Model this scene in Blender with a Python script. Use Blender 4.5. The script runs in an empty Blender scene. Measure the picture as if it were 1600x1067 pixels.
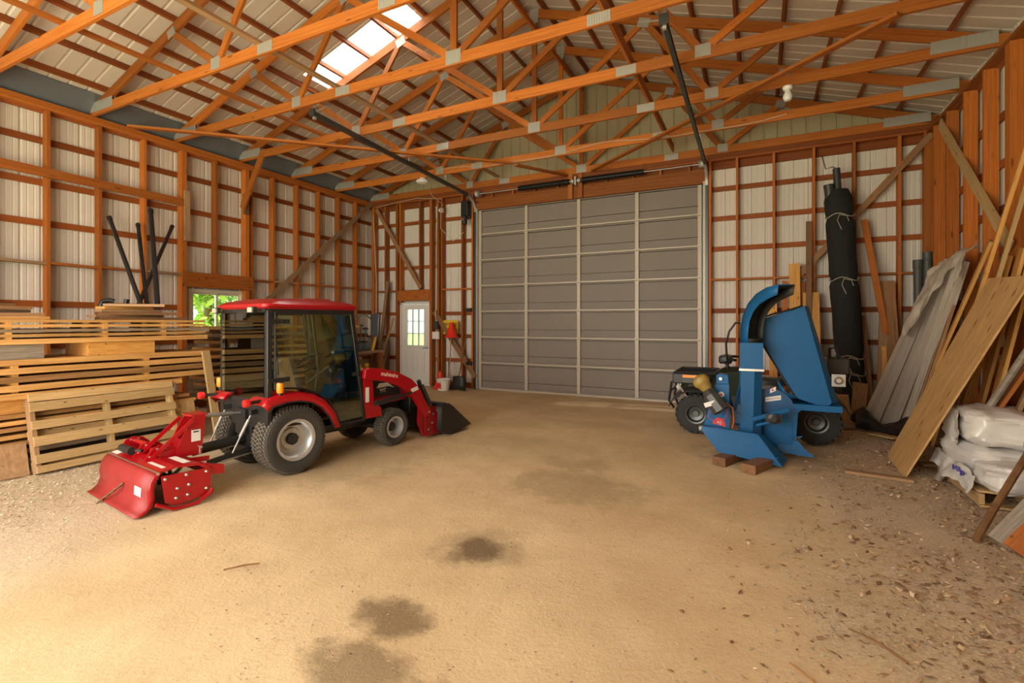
import bpy, math, random
from mathutils import Vector, Matrix, Quaternion, noise as mnoise
random.seed(7)
PI = math.pi
sc = bpy.context.scene
C = sc.collection

# ---------------------------------------------------------------- camera
YAW = 0.463
cd = bpy.data.cameras.new('camera'); cam = bpy.data.objects.new('camera', cd); C.objects.link(cam)
cam.location = (0, 0, 1.592); cam.rotation_euler = (PI/2, 0, YAW)
cd.sensor_width = 36.0; cd.lens = 769.7/1600*36.0; cd.shift_y = -(533.5-503.4)/1600
cd.clip_start = 0.05
sc.camera = cam
# ---------------------------------------------------------------- sky, daylight, exposure
w = bpy.data.worlds.new('World'); sc.world = w; w.use_nodes = True
bg = w.node_tree.nodes['Background']
bg.inputs[0].default_value = (0.86, 0.93, 1.0, 1); bg.inputs[1].default_value = 2.6
sd = bpy.data.lights.new('sun', 'SUN'); sd.energy = 22.0; sd.angle = 0.02; sd.color = (1, .93, .8)
so = bpy.data.objects.new('sun', sd); C.objects.link(so); so.rotation_euler = (math.radians(24), math.radians(-30), 0)
# daylight coming in through the wide open bay of the front wall behind the camera
ad = bpy.data.lights.new('front_bay_daylight', 'AREA'); ad.shape = 'RECTANGLE'; ad.size = 6.4; ad.size_y = 3.9
ad.energy = 570; ad.color = (1, .89, .73)
ao = bpy.data.objects.new('front_bay_daylight', ad); C.objects.link(ao); ao.location = (-4.3, -1.95, 2.25); ao.rotation_euler = (PI/2, 0, 0)
ao.rotation_euler = (math.radians(90), 0, math.radians(0))
sc.view_settings.view_transform = 'Standard'; sc.view_settings.look = 'None'
sc.view_settings.gamma = 1; sc.view_settings.use_curve_mapping = False
sc.view_settings.exposure = 0.0

# ---------------------------------------------------------------- helpers
V = Vector
class MB:
    def __init__(s): s.v = []; s.f = []
    def add(s, vs, fs):
        n = len(s.v); s.v += [tuple(v) for v in vs]; s.f += [tuple(i+n for i in f) for f in fs]; return s
    def obox(s, c, ex, ey, ez):                       # centre and three half axes
        c, ex, ey, ez = V(c), V(ex), V(ey), V(ez)
        vs = [c+a*ex+b*ey+d*ez for d in (-1, 1) for b in (-1, 1) for a in (-1, 1)]
        return s.add(vs, [(0,2,3,1),(4,5,7,6),(0,1,5,4),(2,6,7,3),(0,4,6,2),(1,3,7,5)])
    def box(s, x0, x1, y0, y1, z0, z1):
        return s.obox(((x0+x1)/2,(y0+y1)/2,(z0+z1)/2), ((x1-x0)/2,0,0), (0,(y1-y0)/2,0), (0,0,(z1-z0)/2))
    def beam(s, a, b, wd, ht, up=(0,0,1)):
        a, b = V(a), V(b); d = (b-a); ex = d.normalized(); up = V(up)
        ey = up.cross(ex)
        if ey.length < 1e-4: ey = V((0,1,0)).cross(ex)
        ey.normalize(); ez = ex.cross(ey)
        return s.obox((a+b)/2, d/2, ey*wd/2, ez*ht/2)
    def ring(s, c, ax, ay, n): return [V(c)+math.cos(2*PI*i/n)*ax+math.sin(2*PI*i/n)*ay for i in range(n)]
    def cyl(s, a, b, r0, r1=None, n=16, caps=True):
        return s.lathe([(r0,0),(r0 if r1 is None else r1,(V(b)-V(a)).length)], a, V(b)-V(a), n, caps)
    def lathe(s, prof, o, ax, n=24, caps=True):
        o = V(o); ax = V(ax).normalized(); q = V((0,0,1)).rotation_difference(ax)
        ex, ey = q @ V((1,0,0)), q @ V((0,1,0)); vs = []; fs = []
        for r, t in prof: vs += [o+ax*t+ex*(r*math.cos(2*PI*i/n))+ey*(r*math.sin(2*PI*i/n)) for i in range(n)]
        for k in range(len(prof)-1):
            for i in range(n):
                j = (i+1) % n; fs.append((k*n+i, k*n+j, (k+1)*n+j, (k+1)*n+i))
        if caps:
            if prof[0][0] > 1e-6: fs.append(tuple(reversed(range(n))))
            if prof[-1][0] > 1e-6: fs.append(tuple(range((len(prof)-1)*n, len(prof)*n)))
        return s.add(vs, fs)
    def tube(s, pts, r, n=8):
        pts = [V(p) for p in pts]; vs = []; fs = []; up = None
        rs = r if isinstance(r, (list, tuple)) else [r]*len(pts)
        for i, p in enumerate(pts):
            t = (pts[min(i+1, len(pts)-1)]-pts[max(i-1, 0)]).normalized()
            if up is None:
                up = t.orthogonal().normalized()
            else:
                up = (up-t*up.dot(t)).normalized()
            e2 = t.cross(up)
            vs += [p+rs[i]*(math.cos(2*PI*k/n)*up+math.sin(2*PI*k/n)*e2) for k in range(n)]
        m = len(pts)
        for i in range(m-1):
            for k in range(n):
                j = (k+1) % n; fs.append((i*n+k, i*n+j, (i+1)*n+j, (i+1)*n+k))
        fs.append(tuple(reversed(range(n)))); fs.append(tuple(range((m-1)*n, m*n)))
        return s.add(vs, fs)
    def prism(s, poly, o, ea, eb, en, t0, t1):         # polygon in the (ea, eb) plane, extruded along en
        o, ea, eb, en = V(o), V(ea), V(eb), V(en); n = len(poly)
        vs = [o+ea*a+eb*b+en*t for t in (t0, t1) for a, b in poly]
        fs = [tuple(reversed(range(n))), tuple(range(n, 2*n))]+[(i, (i+1) % n, n+(i+1) % n, n+i) for i in range(n)]
        return s.add(vs, fs)
    def strip(s, secs, thick=None, closed=False):      # loft open sections (lists of points of equal length)
        n = len(secs[0]); vs = [p for q in secs for p in q]
        fs = [(i*n+k, i*n+k+1, (i+1)*n+k+1, (i+1)*n+k) for i in range(len(secs)-1) for k in range(n-1)]
        if closed: fs += [(i*n+n-1, i*n, (i+1)*n, (i+1)*n+n-1) for i in range(len(secs)-1)]
        return s.add(vs, fs)
    def loft(s, secs):                                 # closed sections with caps
        s.strip(secs, closed=True); n = len(secs[0]); m = len(secs); b = len(s.v)-n*m
        s.f.append(tuple(b+i for i in reversed(range(n)))); s.f.append(tuple(b+(m-1)*n+i for i in range(n))); return s
    def mesh(s, name, mat, smooth=True):
        me = bpy.data.meshes.new(name); me.from_pydata(s.v, [], s.f)
        import bmesh
        bm = bmesh.new(); bm.from_mesh(me); bmesh.ops.recalc_face_normals(bm, faces=bm.faces); bm.to_mesh(me); bm.free()
        if mat: me.materials.append(mat)
        if smooth:
            me.polygons.foreach_set('use_smooth', [True]*len(me.polygons)); me.set_sharp_from_angle(angle=math.radians(38))
        return me
    def obj(s, name, mat, parent=None, smooth=True, bevel=0, solid=0):
        o = bpy.data.objects.new(name, s.mesh(name, mat, smooth)); C.objects.link(o); o.parent = parent
        if solid:
            m = o.modifiers.new('thickness', 'SOLIDIFY'); m.thickness = solid; m.offset = 0
        if bevel:
            m = o.modifiers.new('edge', 'BEVEL'); m.width = bevel; m.segments = 2; m.limit_method = 'ANGLE'; m.angle_limit = .6
        return o
def tag(o, label=None, cat=None, group=None, kind=None):
    if label: o['label'] = label
    if cat: o['category'] = cat
    if group: o['group'] = group
    if kind: o['kind'] = kind
    return o
def thing(name, label, cat, loc=(0,0,0), rz=0, group=None):
    o = bpy.data.objects.new(name, None); C.objects.link(o); o.location = loc; o.rotation_euler = (0,0,rz)
    o.empty_display_size = .2
    return tag(o, label, cat, group)
_unit = {}
def unit_mesh(mat):                                    # shared unit block, one for each material
    if mat.name not in _unit: _unit[mat.name] = MB().box(-.5,.5,-.5,.5,-.5,.5).mesh('board_block', mat, False)
    return _unit[mat.name]
def board(name, a, b, wd, th, mat, parent=None, side=(0,0,1)):
    """a straight timber from a to b; th is measured along 'side' (made square to the run), wd across it"""
    a, b = V(a), V(b); ex = (b-a).normalized(); sd_ = V(side); ez = sd_-ex*sd_.dot(ex)
    if ez.length < 1e-4: ez = ex.orthogonal()
    ez.normalize(); ey = ez.cross(ex)
    L = (b-a).length; m = Matrix.Identity(4)
    for i in range(3):
        m[i][0] = ex[i]*L; m[i][1] = ey[i]*wd; m[i][2] = ez[i]*th; m[i][3] = (a[i]+b[i])/2
    o = bpy.data.objects.new(name, unit_mesh(mat)); C.objects.link(o); o.parent = parent; o.matrix_local = m
    return o
ORD = ['first','second','third','fourth','fifth','sixth','seventh','eighth','ninth','tenth','eleventh','twelfth']

# ---------------------------------------------------------------- materials
def newmat(name):
    m = bpy.data.materials.new(name); m.use_nodes = True; nt = m.node_tree
    return m, nt, nt.nodes['Principled BSDF']
def N(nt, typ, **kw):
    n = nt.nodes.new(typ)
    for k, v in kw.items(): setattr(n, k, v)
    return n
def simple(name, col, rough=.5, metal=0, spec=.5, bump=0, bscale=60, var=0.0, coat=0):
    m, nt, b = newmat(name); b.inputs['Roughness'].default_value = rough; b.inputs['Metallic'].default_value = metal
    b.inputs['Specular IOR Level'].default_value = spec; b.inputs['Base Color'].default_value = (*col, 1)
    b.inputs['Coat Weight'].default_value = coat
    if bump or var:
        tc = N(nt, 'ShaderNodeTexCoord'); no = N(nt, 'ShaderNodeTexNoise'); no.inputs['Scale'].default_value = bscale; no.inputs['Detail'].default_value = 4
        nt.links.new(tc.outputs['Object'], no.inputs['Vector'])
        if bump:
            bp = N(nt, 'ShaderNodeBump'); bp.inputs['Strength'].default_value = bump; bp.inputs['Distance'].default_value = .01
            nt.links.new(no.outputs['Fac'], bp.inputs['Height']); nt.links.new(bp.outputs['Normal'], b.inputs['Normal'])
        if var:
            mx = N(nt, 'ShaderNodeMix', data_type='RGBA'); mx.inputs['A'].default_value = (*[c*(1-var) for c in col], 1); mx.inputs['B'].default_value = (*[min(1,c*(1+var)) for c in col], 1)
            nt.links.new(no.outputs['Fac'], mx.inputs['Factor']); nt.links.new(mx.outputs['Result'], b.inputs['Base Color'])
    return m
def wood(name, c1, c2, rough=.6, gs=(5,9,14), tone=.35, knots=True):
    """grain runs along local x of a unit block; every object gets its own tone and grain offset"""
    m, nt, b = newmat(name); L = nt.links.new
    tc = N(nt, 'ShaderNodeTexCoord'); oi = N(nt, 'ShaderNodeObjectInfo'); mp = N(nt, 'ShaderNodeMapping')
    mp.inputs['Scale'].default_value = gs; L(tc.outputs['Object'], mp.inputs['Vector'])
    cm = N(nt, 'ShaderNodeCombineXYZ'); ml = N(nt, 'ShaderNodeMath', operation='MULTIPLY'); ml.inputs[1].default_value = 91
    L(oi.outputs['Random'], ml.inputs[0]); L(ml.outputs[0], cm.inputs[0]); L(ml.outputs[0], cm.inputs[1]); L(cm.outputs[0], mp.inputs['Location'])
    no = N(nt, 'ShaderNodeTexNoise'); no.inputs['Scale'].default_value = 1; no.inputs['Detail'].default_value = 5; no.inputs['Roughness'].default_value = .6; no.inputs['Distortion'].default_value = .4
    L(mp.outputs[0], no.inputs['Vector'])
    rp = N(nt, 'ShaderNodeValToRGB'); rp.color_ramp.elements[0].position = .32; rp.color_ramp.elements[1].position = .7
    rp.color_ramp.elements[0].color = (*c2, 1); rp.color_ramp.elements[1].color = (*c1, 1); L(no.outputs['Fac'], rp.inputs[0])
    hs = N(nt, 'ShaderNodeHueSaturation'); mr = N(nt, 'ShaderNodeMapRange'); mr.inputs['To Min'].default_value = 1-tone; mr.inputs['To Max'].default_value = 1+tone
    L(oi.outputs['Random'], mr.inputs['Value']); L(mr.outputs[0], hs.inputs['Value']); L(rp.outputs[0], hs.inputs['Color'])
    out = hs.outputs[0]
    if knots:
        m2 = N(nt, 'ShaderNodeMapping'); m2.inputs['Scale'].default_value = (gs[0]*1.6, 1.1, 1.3); L(tc.outputs['Object'], m2.inputs['Vector']); L(cm.outputs[0], m2.inputs['Location'])
        vo = N(nt, 'ShaderNodeTexVoronoi'); vo.inputs['Scale'].default_value = 1; L(m2.outputs[0], vo.inputs['Vector'])
        r2 = N(nt, 'ShaderNodeValToRGB'); r2.color_ramp.elements[0].position = .07; r2.color_ramp.elements[1].position = .13
        r2.color_ramp.elements[0].color = (.3,.25,.22,1); r2.color_ramp.elements[1].color = (1,1,1,1); L(vo.outputs['Distance'], r2.inputs[0])
        mu = N(nt, 'ShaderNodeMix', data_type='RGBA', blend_type='MULTIPLY'); mu.inputs['Factor'].default_value = .8; L(out, mu.inputs['A']); L(r2.outputs[0], mu.inputs['B']); out = mu.outputs['Result']
    L(out, b.inputs['Base Color']); b.inputs['Roughness'].default_value = rough; b.inputs['Specular IOR Level'].default_value = .3
    bp = N(nt, 'ShaderNodeBump'); bp.inputs['Strength'].default_value = .25; bp.inputs['Distance'].default_value = .004
    L(no.outputs['Fac'], bp.inputs['Height']); L(bp.outputs['Normal'], b.inputs['Normal'])
    return m
def glassy(name, tint, alpha, rough=.02):
    """thin tinted pane: part clear, part glossy reflection"""
    m, nt, b = newmat(name); L = nt.links.new; out = nt.nodes['Material Output']
    tr = N(nt, 'ShaderNodeBsdfTransparent'); tr.inputs[0].default_value = (*tint, 1)
    gl = N(nt, 'ShaderNodeBsdfGlossy'); gl.inputs['Roughness'].default_value = rough; gl.inputs[0].default_value = (.9,.95,.92,1)
    fr = N(nt, 'ShaderNodeFresnel'); fr.inputs[0].default_value = 1.5
    mr = N(nt, 'ShaderNodeMath', operation='MULTIPLY_ADD'); mr.inputs[1].default_value = 1.0; mr.inputs[2].default_value = alpha; L(fr.outputs[0], mr.inputs[0])
    mx = N(nt, 'ShaderNodeMixShader'); L(mr.outputs[0], mx.inputs[0]); L(tr.outputs[0], mx.inputs[1]); L(gl.outputs[0], mx.inputs[2]); L(mx.outputs[0], out.inputs[0])
    return m
W_STUD = wood('framing_timber', (.48,.148,.023), (.30,.078,.010))
W_TRUSS = wood('truss_timber', (.51,.162,.025), (.32,.085,.011), tone=.3)
W_DARK = wood('dark_girt_timber', (.34,.095,.018), (.21,.05,.009), tone=.3)  # deeper brown than the studs, for girts, plates and purlins
W_GREY = wood('weathered_timber', (.42,.25,.13), (.26,.15,.075), tone=.3)
W_FRESH = wood('fresh_sawn_pine', (.70,.37,.105), (.48,.22,.05), tone=.25)
W_PALLET = wood('pallet_timber', (.60,.40,.19), (.40,.25,.10), tone=.18)
W_OLD = wood('old_brown_timber', (.33,.17,.075), (.19,.09,.038), tone=.35)
W_GRAYB = wood('grey_barn_timber', (.36,.30,.24), (.20,.16,.12), tone=.25)
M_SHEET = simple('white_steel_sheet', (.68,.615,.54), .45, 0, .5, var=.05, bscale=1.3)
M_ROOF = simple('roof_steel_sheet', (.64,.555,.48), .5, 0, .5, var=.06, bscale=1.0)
M_GABLE = simple('gable_steel_sheet', (.50,.43,.27), .5)
M_EAVE = simple('shaded_eave_flashing', (.17,.185,.21), .4, .3)
M_GALV = simple('galvanised_steel', (.42,.40,.37), .45, .35, bump=.1, var=.2, bscale=40)
M_DOORP = simple('grey_door_panel', (.235,.195,.165), .55, 0, .4, var=.06, bscale=3)
M_STILE = simple('pale_door_stile', (.50,.425,.335), .45, .1)
M_TRACK = simple('dark_track_steel', (.10,.105,.10), .4, .7)
M_WHITE = simple('white_paint', (.78,.74,.68), .4)
M_BLACK = simple('black_plastic', (.016,.016,.017), .42)
M_RED = simple('red_enamel', (.37,.004,.009), .3, 0, .4, coat=.2)
M_BLUE = simple('blue_enamel', (.009,.108,.285), .42, 0, .25, coat=.05, var=.08, bscale=4)
M_TREAD = simple('dusty_tread', (.11,.09,.068), .85, bump=.1)
M_RUBBER = simple('tyre_rubber', (.045,.042,.038), .75, bump=.1)
M_STEEL = simple('bright_steel', (.62,.62,.62), .28, .9)
M_SILVER = simple('silver_rim_paint', (.55,.55,.55), .3, .6)
M_GLASS = glassy('clear_pane', (.93,.97,.95), .03)
M_CABGLASS = glassy('tinted_cab_pane', (.86,.92,.84), .03)
M_ORANGE = simple('amber_lens', (.9,.27,.01), .2)
M_REDLENS = simple('red_lens', (.7,.02,.02), .2)
M_YELLOW = simple('yellow_plastic', (.85,.50,.02), .4)
M_STICK = simple('white_sticker', (.75,.73,.70), .4)
M_CABLE = simple('pale_cable', (.55,.45,.33), .5)
# ================================================================ the setting
XL, XR, YB, YF = -9.36, 2.60, 10.27, -2.0        # inner girt planes and front opening
XC = -3.375
def roof_z(x): return 6.80-abs(x-XC)/3              # centre line of the top chords
# ---- ground
def ground_mat():
    m, nt, b = newmat('sandy_dirt'); L = nt.links.new; tc = N(nt, 'ShaderNodeTexCoord'); co = tc.outputs['Object']
    def nz(scale, det=4, ro=.6, vec=None):
        n = N(nt, 'ShaderNodeTexNoise'); n.inputs['Scale'].default_value = scale; n.inputs['Detail'].default_value = det; n.inputs['Roughness'].default_value = ro; L(vec or co, n.inputs['Vector']); return n.outputs['Fac']
    def ramp(fac, p0, p1, c0=(0,0,0), c1=(1,1,1)):
        r = N(nt, 'ShaderNodeValToRGB'); r.color_ramp.elements[0].position = p0; r.color_ramp.elements[1].position = p1
        r.color_ramp.elements[0].color = (*c0,1); r.color_ramp.elements[1].color = (*c1,1); L(fac, r.inputs[0]); return r.outputs[0]
    def mix(f, a, bb, bt='MIX'):
        n = N(nt, 'ShaderNodeMix', data_type='RGBA', blend_type=bt)
        for s_, v_ in (('Factor', f), ('A', a), ('B', bb)):
            if isinstance(v_, (int, float)): n.inputs[s_].default_value = v_
            elif isinstance(v_, tuple): n.inputs[s_].default_value = (*v_, 1)
            else: L(v_, n.inputs[s_])
        return n.outputs['Result']
    def mth(op, a, bb):
        n = N(nt, 'ShaderNodeMath', operation=op)
        for i, v_ in enumerate((a, bb)):
            if isinstance(v_, (int, float)): n.inputs[i].default_value = v_
            else: L(v_, n.inputs[i])
        return n.outputs[0]
    base = mix(ramp(nz(1.1, 6), .35, .68), (.60,.43,.245), (.74,.565,.345))
    base = mix(mth('MULTIPLY', ramp(nz(38, 3), .5, .75), .35), base, (.50,.36,.22))
    base = mix(mth('MULTIPLY', ramp(nz(150, 2), .55, .8), .4), base, (.80,.66,.48))
    sp = N(nt, 'ShaderNodeSeparateXYZ'); L(co, sp.inputs[0]); X, Y = sp.outputs[0], sp.outputs[1]
    # gravel and shavings along both sides
    g1 = N(nt, 'ShaderNodeMapRange', interpolation_type='SMOOTHSTEP'); L(mth('ADD', X, mth('MULTIPLY', nz(.9, 3), 2.6)), g1.inputs[0]); g1.inputs[1].default_value = 1.2; g1.inputs[2].default_value = 2.2
    ln = mth('ADD', mth('MULTIPLY', X, -1), mth('MULTIPLY', Y, -.35))
    g2 = N(nt, 'ShaderNodeMapRange', interpolation_type='SMOOTHSTEP'); L(mth('ADD', ln, mth('MULTIPLY', nz(.8, 3), 1.4)), g2.inputs[0]); g2.inputs[1].default_value = 3.9; g2.inputs[2].default_value = 4.8
    grav = mix(ramp(nz(60, 3, .7), .38, .62), (.40,.31,.215), (.68,.565,.43))
    base = mix(mth('MULTIPLY', g1.outputs[0], .75), base, grav)
    base = mix(mth('MULTIPLY', g2.outputs[0], .7), base, mix(ramp(nz(70, 3, .7), .38, .62), (.40,.31,.22), (.68,.58,.45)))
    # dark soaked-in patches of oil and mud, plus fainter darkening beneath tractor and chipper
    for px, py, rx, ry, dk in ((-1.76,3.0,.20,.22,.75),(-1.76,3.05,.42,.36,.35),(-1.78,2.12,.26,.22,.7),(-1.62,1.72,.42,.20,.6),(-1.3,1.38,.5,.2,.5),(-1.6,4.6,.8,.55,.28),(-1.9,5.3,.5,.3,.25),(-.12,1.68,.22,.10,.6),(-2.6,5.9,1.4,.5,.15),(-4.2,4.3,1.0,1.2,.25),(0.1,6.6,1.0,.8,.3)):
        d = mth('ADD', mth('POWER', mth('ABSOLUTE', mth('DIVIDE', mth('SUBTRACT', X, px), rx), 0), 2), mth('POWER', mth('ABSOLUTE', mth('DIVIDE', mth('SUBTRACT', Y, py), ry), 0), 2))
        d = mth('ADD', d, mth('MULTIPLY', mth('SUBTRACT', nz(4.5, 5, .65), .5), 2.6))
        base = mix(mth('MULTIPLY', ramp(d, .25, 1.15, (1,1,1), (0,0,0)), dk), base, (.115,.075,.04))
    L(base, b.inputs['Base Color']); b.inputs['Roughness'].default_value = .9; b.inputs['Specular IOR Level'].default_value = .15
    bp = N(nt, 'ShaderNodeBump'); bp.inputs['Strength'].default_value = .45; bp.inputs['Distance'].default_value = .012
    hh = mth('ADD', nz(48, 6, .75), mth('MULTIPLY', nz(9, 4), .9)); L(hh, bp.inputs['Height']); L(bp.outputs['Normal'], b.inputs['Normal'])
    return m
def gz(x, y):
    h = .014*mnoise.noise(V((x*.9, y*.9, 0)))+.006*mnoise.noise(V((x*4, y*4, 3)))
    return h-.012
g = MB(); nx, ny = 150, 170; vs = []
for j in range(ny+1):
    for i in range(nx+1):
        x = -9.5+12.2*i/nx; y = YF+(10.4-YF)*j/ny; vs.append((x, y, gz(x, y)))
g.add(vs, [(j*(nx+1)+i, j*(nx+1)+i+1, (j+1)*(nx+1)+i+1, (j+1)*(nx+1)+i) for j in range(ny) for i in range(nx)])
floor = tag(g.obj('floor', ground_mat()), 'sandy dirt floor with dark damp patches and scattered gravel', None, None, 'structure')
M_GRASS = simple('grass', (.16,.27,.06), .9, var=.4, bscale=2)
og = MB().box(-60,40,10.55,60,-.12,-.06).box(-60,-9.55,-40,10.55,-.12,-.06).box(2.85,40,-40,10.55,-.12,-.06).box(-9.55,2.85,-40,YF-.02,-.12,-.06).obj('ground_outside', M_GRASS)
tag(og, 'grassy yard around the barn seen through the window', None, None, 'structure')
# ---- ribbed steel sheets
def sheet(o, e, up, n, wd, L, parent, mat, name='metal_sheet', rib=.2286, dep=.019, minor=True):
    """ribbed sheet: starts at o, runs wd along e and L along up; ribs stand out along n"""
    o, e, up, n = V(o), V(e), V(up), V(n); pr = [(0, 0)]; x = rib/2
    while x < wd-.03:
        pr += [(x-.022,0),(x-.009,dep),(x+.009,dep),(x+.022,0)]
        for k in (.33,.67):
            y = x+rib*k
            if minor and y < wd-.02: pr += [(y-.012,0),(y,.004),(y+.012,0)]
        x += rib
    pr.append((wd, 0)); m = MB()
    m.strip([[o+e*a+n*d for a, d in pr], [o+e*a+n*d+up*L for a, d in pr]])
    return m.obj(name, mat, parent, smooth=False)
# ---- left wall
wl = MB().box(XL-.02,XL+.018,YF,YB,0.0,.20).obj('wall_left', W_DARK); tag(wl, 'left wall of white ribbed steel over orange timber studs and girts', None, None, 'structure')
SW = .9144
def wall_sheets(y0, y1, z0, z1):
    y = y0
    while y < y1-.01:
        ww = min(SW, y1-y); sheet((XL-.022,y,z0), (0,1,0), (0,0,1), (-1,0,0), ww, z1-z0, wl, M_SHEET); y += ww
WY0, WY1, WZ0, WZ1 = 5.42, 6.50, 1.42, 2.21
wall_sheets(YF, WY0, -.1, 4.98); wall_sheets(WY1, 10.3, -.1, 4.98); wall_sheets(WY0, WY1, -.1, WZ0); wall_sheets(WY0, WY1, WZ1, 4.98)
LS = [1.55,2.16,2.77,3.39,4.02,4.65,5.28,6.50,7.11,7.72,8.33,8.94,9.53]
for y in LS: board('stud', (XL+.09,y,.02), (XL+.09,y,4.66), .14, .04 if y not in (5.28,6.50) else .085, W_STUD, wl, side=(0,1,0))
board('stud', (XL+.09,5.87,2.5), (XL+.09,5.87,4.66), .14, .04, W_STUD, wl, side=(0,1,0))
board('stud', (XL+.09,6.60,.02), (XL+.09,6.60,4.66), .14, .04, W_STUD, wl, side=(0,1,0))
for z in (.66,1.25,1.86,3.04,3.63,4.24):
    if z == 1.86:
        for ya, yb in ((YF,WY0-.05),(WY1+.05,YB)): board('girt', (XL,ya,z), (XL,yb,z), .09, .038, W_DARK, wl, side=(1,0,0))
    else: board('girt', (XL,YF,z), (XL,YB,z), .09, .038, W_DARK, wl, side=(1,0,0))
ys = [1.2]+LS+[10.1]
for a_, b_ in zip(ys[:-1], ys[1:]):
    if not 5.2 < a_ < 6.4: board('girt_shelf', (XL+.085,a_+.02,2.455), (XL+.085,b_-.02,2.455+random.uniform(-.012,.012)), .14, .036, W_STUD if random.random()<.5 else W_GREY, wl)
board('top_plate', (XL+.02,YF,4.71), (XL+.02,YB,4.71), .14, .05, W_DARK, wl, side=(1,0,0))
board('top_plate', (XL+.09,YF,4.685), (XL+.09,YB,4.685), .15, .04, W_STUD, wl)
board('top_plate', (XL+.13,YF,4.745), (XL+.13,YB,4.745), .075, .04, W_STUD, wl, side=(1,0,0))
board('ledger_board', (XL+.18,.6,3.77), (XL+.18,5.34,3.73), .13, .038, W_STUD, wl, side=(1,0,0))
board('window_header', (XL+.10,5.24,2.37), (XL+.10,6.62,2.37), .27, .15, W_STUD, wl, side=(1,0,0))
board('window_sill_plate', (XL+.09,5.30,1.385), (XL+.09,6.48,1.385), .14, .05, W_STUD, wl)
board('brace', (-9.17,10.06,4.76), (-9.17,6.85,2.00), .10, .038, W_GREY, wl, side=(1,0,0))
board('brace', (-9.16,5.30,3.05), (-9.16,5.30,3.95), .09, .038, W_GREY, wl, side=(1,0,0))
board('knee_brace', (-9.16,6.36,3.85), (-8.55,6.36,4.86), .13, .038, W_STUD, wl, side=(0,1,0))
board('knee_brace', (-9.16,6.44,3.75), (-9.16,6.44,4.15), .10, .05, W_OLD, wl, side=(1,0,0))
# window with two sashes
w1 = MB()
for z in (WZ0+.03, WZ1-.03): w1.box(XL-.03,XL+.05,WY0,WY1,z-.03,z+.03)
for y in (WY0+.03, WY1-.03): w1.box(XL-.03,XL+.05,y-.03,y+.03,WZ0+.06,WZ1-.06)
M_VINYL = simple('cream_window_vinyl', (.75,.68,.52), .4)
win = tag(w1.obj('window_1', M_VINYL), 'cream framed two pane slider window in the left wall', None, None, 'structure')
for ya, yb, xo in ((WY0+.06,(WY0+WY1)/2+.02,.01),((WY0+WY1)/2-.02,WY1-.06,-.012)):
    s_ = MB()
    for y in (ya+.018, yb-.018): s_.box(XL+xo-.008,XL+xo+.012,y-.018,y+.018,WZ0+.06,WZ1-.06)
    for z in (WZ0+.078, WZ1-.078): s_.box(XL+xo-.008,XL+xo+.012,ya+.036,yb-.036,z-.018,z+.018)
    sh_ = s_.obj('sash', M_VINYL, win)
    MB().box(XL+xo-.002,XL+xo+.002,ya+.036,yb-.036,WZ0+.096,WZ1-.096).obj('pane', M_GLASS, sh_)
# ---- right wall
wr = MB().box(XR-.018,XR+.02,YF,YB,0,.20).obj('wall_right', W_DARK); tag(wr, 'right wall of steel sheeting between deep orange timber studs', None, None, 'structure')
y = YF
while y < 10.29:
    ww = min(SW, 10.3-y); sheet((XR+.022,y,-.1), (0,1,0), (0,0,1), (1,0,0), ww, 5.08, wr, M_SHEET); y += ww
for y in (4.1,4.73,5.35,5.98,6.61,7.24,7.89,8.52,9.20,9.78): board('stud', (XR-.09,y,.02), (XR-.09,y,4.64), .14, .042 if y != 7.24 else .12, W_STUD, wr, side=(0,1,0))
for z in (.66,1.25,1.86,2.45,2.93,3.47,4.03): board('girt', (XR,YF,z), (XR,YB,z), .09, .038, W_DARK, wr, side=(1,0,0))
board('top_plate', (XR-.02,YF,4.71), (XR-.02,YB,4.71), .16, .05, W_DARK, wr, side=(1,0,0))
board('top_plate', (XR-.09,YF,4.665), (XR-.09,YB,4.665), .15, .04, W_STUD, wr)
board('brace', (2.425,9.40,4.55), (2.425,7.12,2.40), .15, .025, W_PALLET, wr, side=(1,0,0))
# ---- back wall
wb = MB().box(XL,-6.08,YB-.018,YB+.02,0,.12).box(-.86,XR,YB-.018,YB+.02,0,.2).obj('wall_back', W_DARK); tag(wb, 'back gable wall of ribbed steel on orange studs beside the big door', None, None, 'structure')
DX0, DX1 = -8.35, -7.40       # person door
OX0, OX1, OH = -5.97, -.97, 4.267
def back_sheets(x0, x1, z0, z1):
    x = x0
    while x < x1-.01:
        ww = min(SW, x1-x); sheet((x,YB+.022,z0), (1,0,0), (0,0,1), (0,1,0), ww, z1-z0, wb, M_SHEET); x += ww
back_sheets(-9.38, DX0, -.1, 4.8); back_sheets(DX0, DX1, 2.10, 4.8); back_sheets(DX1, -6.05, -.1, 4.8); back_sheets(-6.05, -.89, 4.29, 4.8); back_sheets(-.89, 2.62, -.1, 4.8)
yb_ = YB-.09
for x, th in ((-9.2,.10),(-8.78,.04),(-8.29-.10,.075),(-7.32,.075),(-7.10,.06),(-6.99+.0,.04),(-6.40,.045),(-6.11,.045),(-.82,.045),(-.35,.04),(.26,.04),(.88,.04),(1.47,.04),(2.09,.045),(2.49,.16)):
    board('stud', (x,yb_,.02), (x,yb_,4.66), .14, th, W_STUD, wb, side=(1,0,0))
board('stud', (-7.66,yb_,2.42), (-7.66,yb_,4.66), .14, .04, W_STUD, wb, side=(1,0,0))
board('stud', (-8.29,yb_,2.10), (-8.29,yb_,4.66), .14, .04, W_STUD, wb, side=(1,0,0))
board('door_header', (-8.36,yb_-.02,2.27), (-7.36,yb_-.02,2.27), .25, .12, W_STUD, wb, side=(0,1,0))
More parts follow.
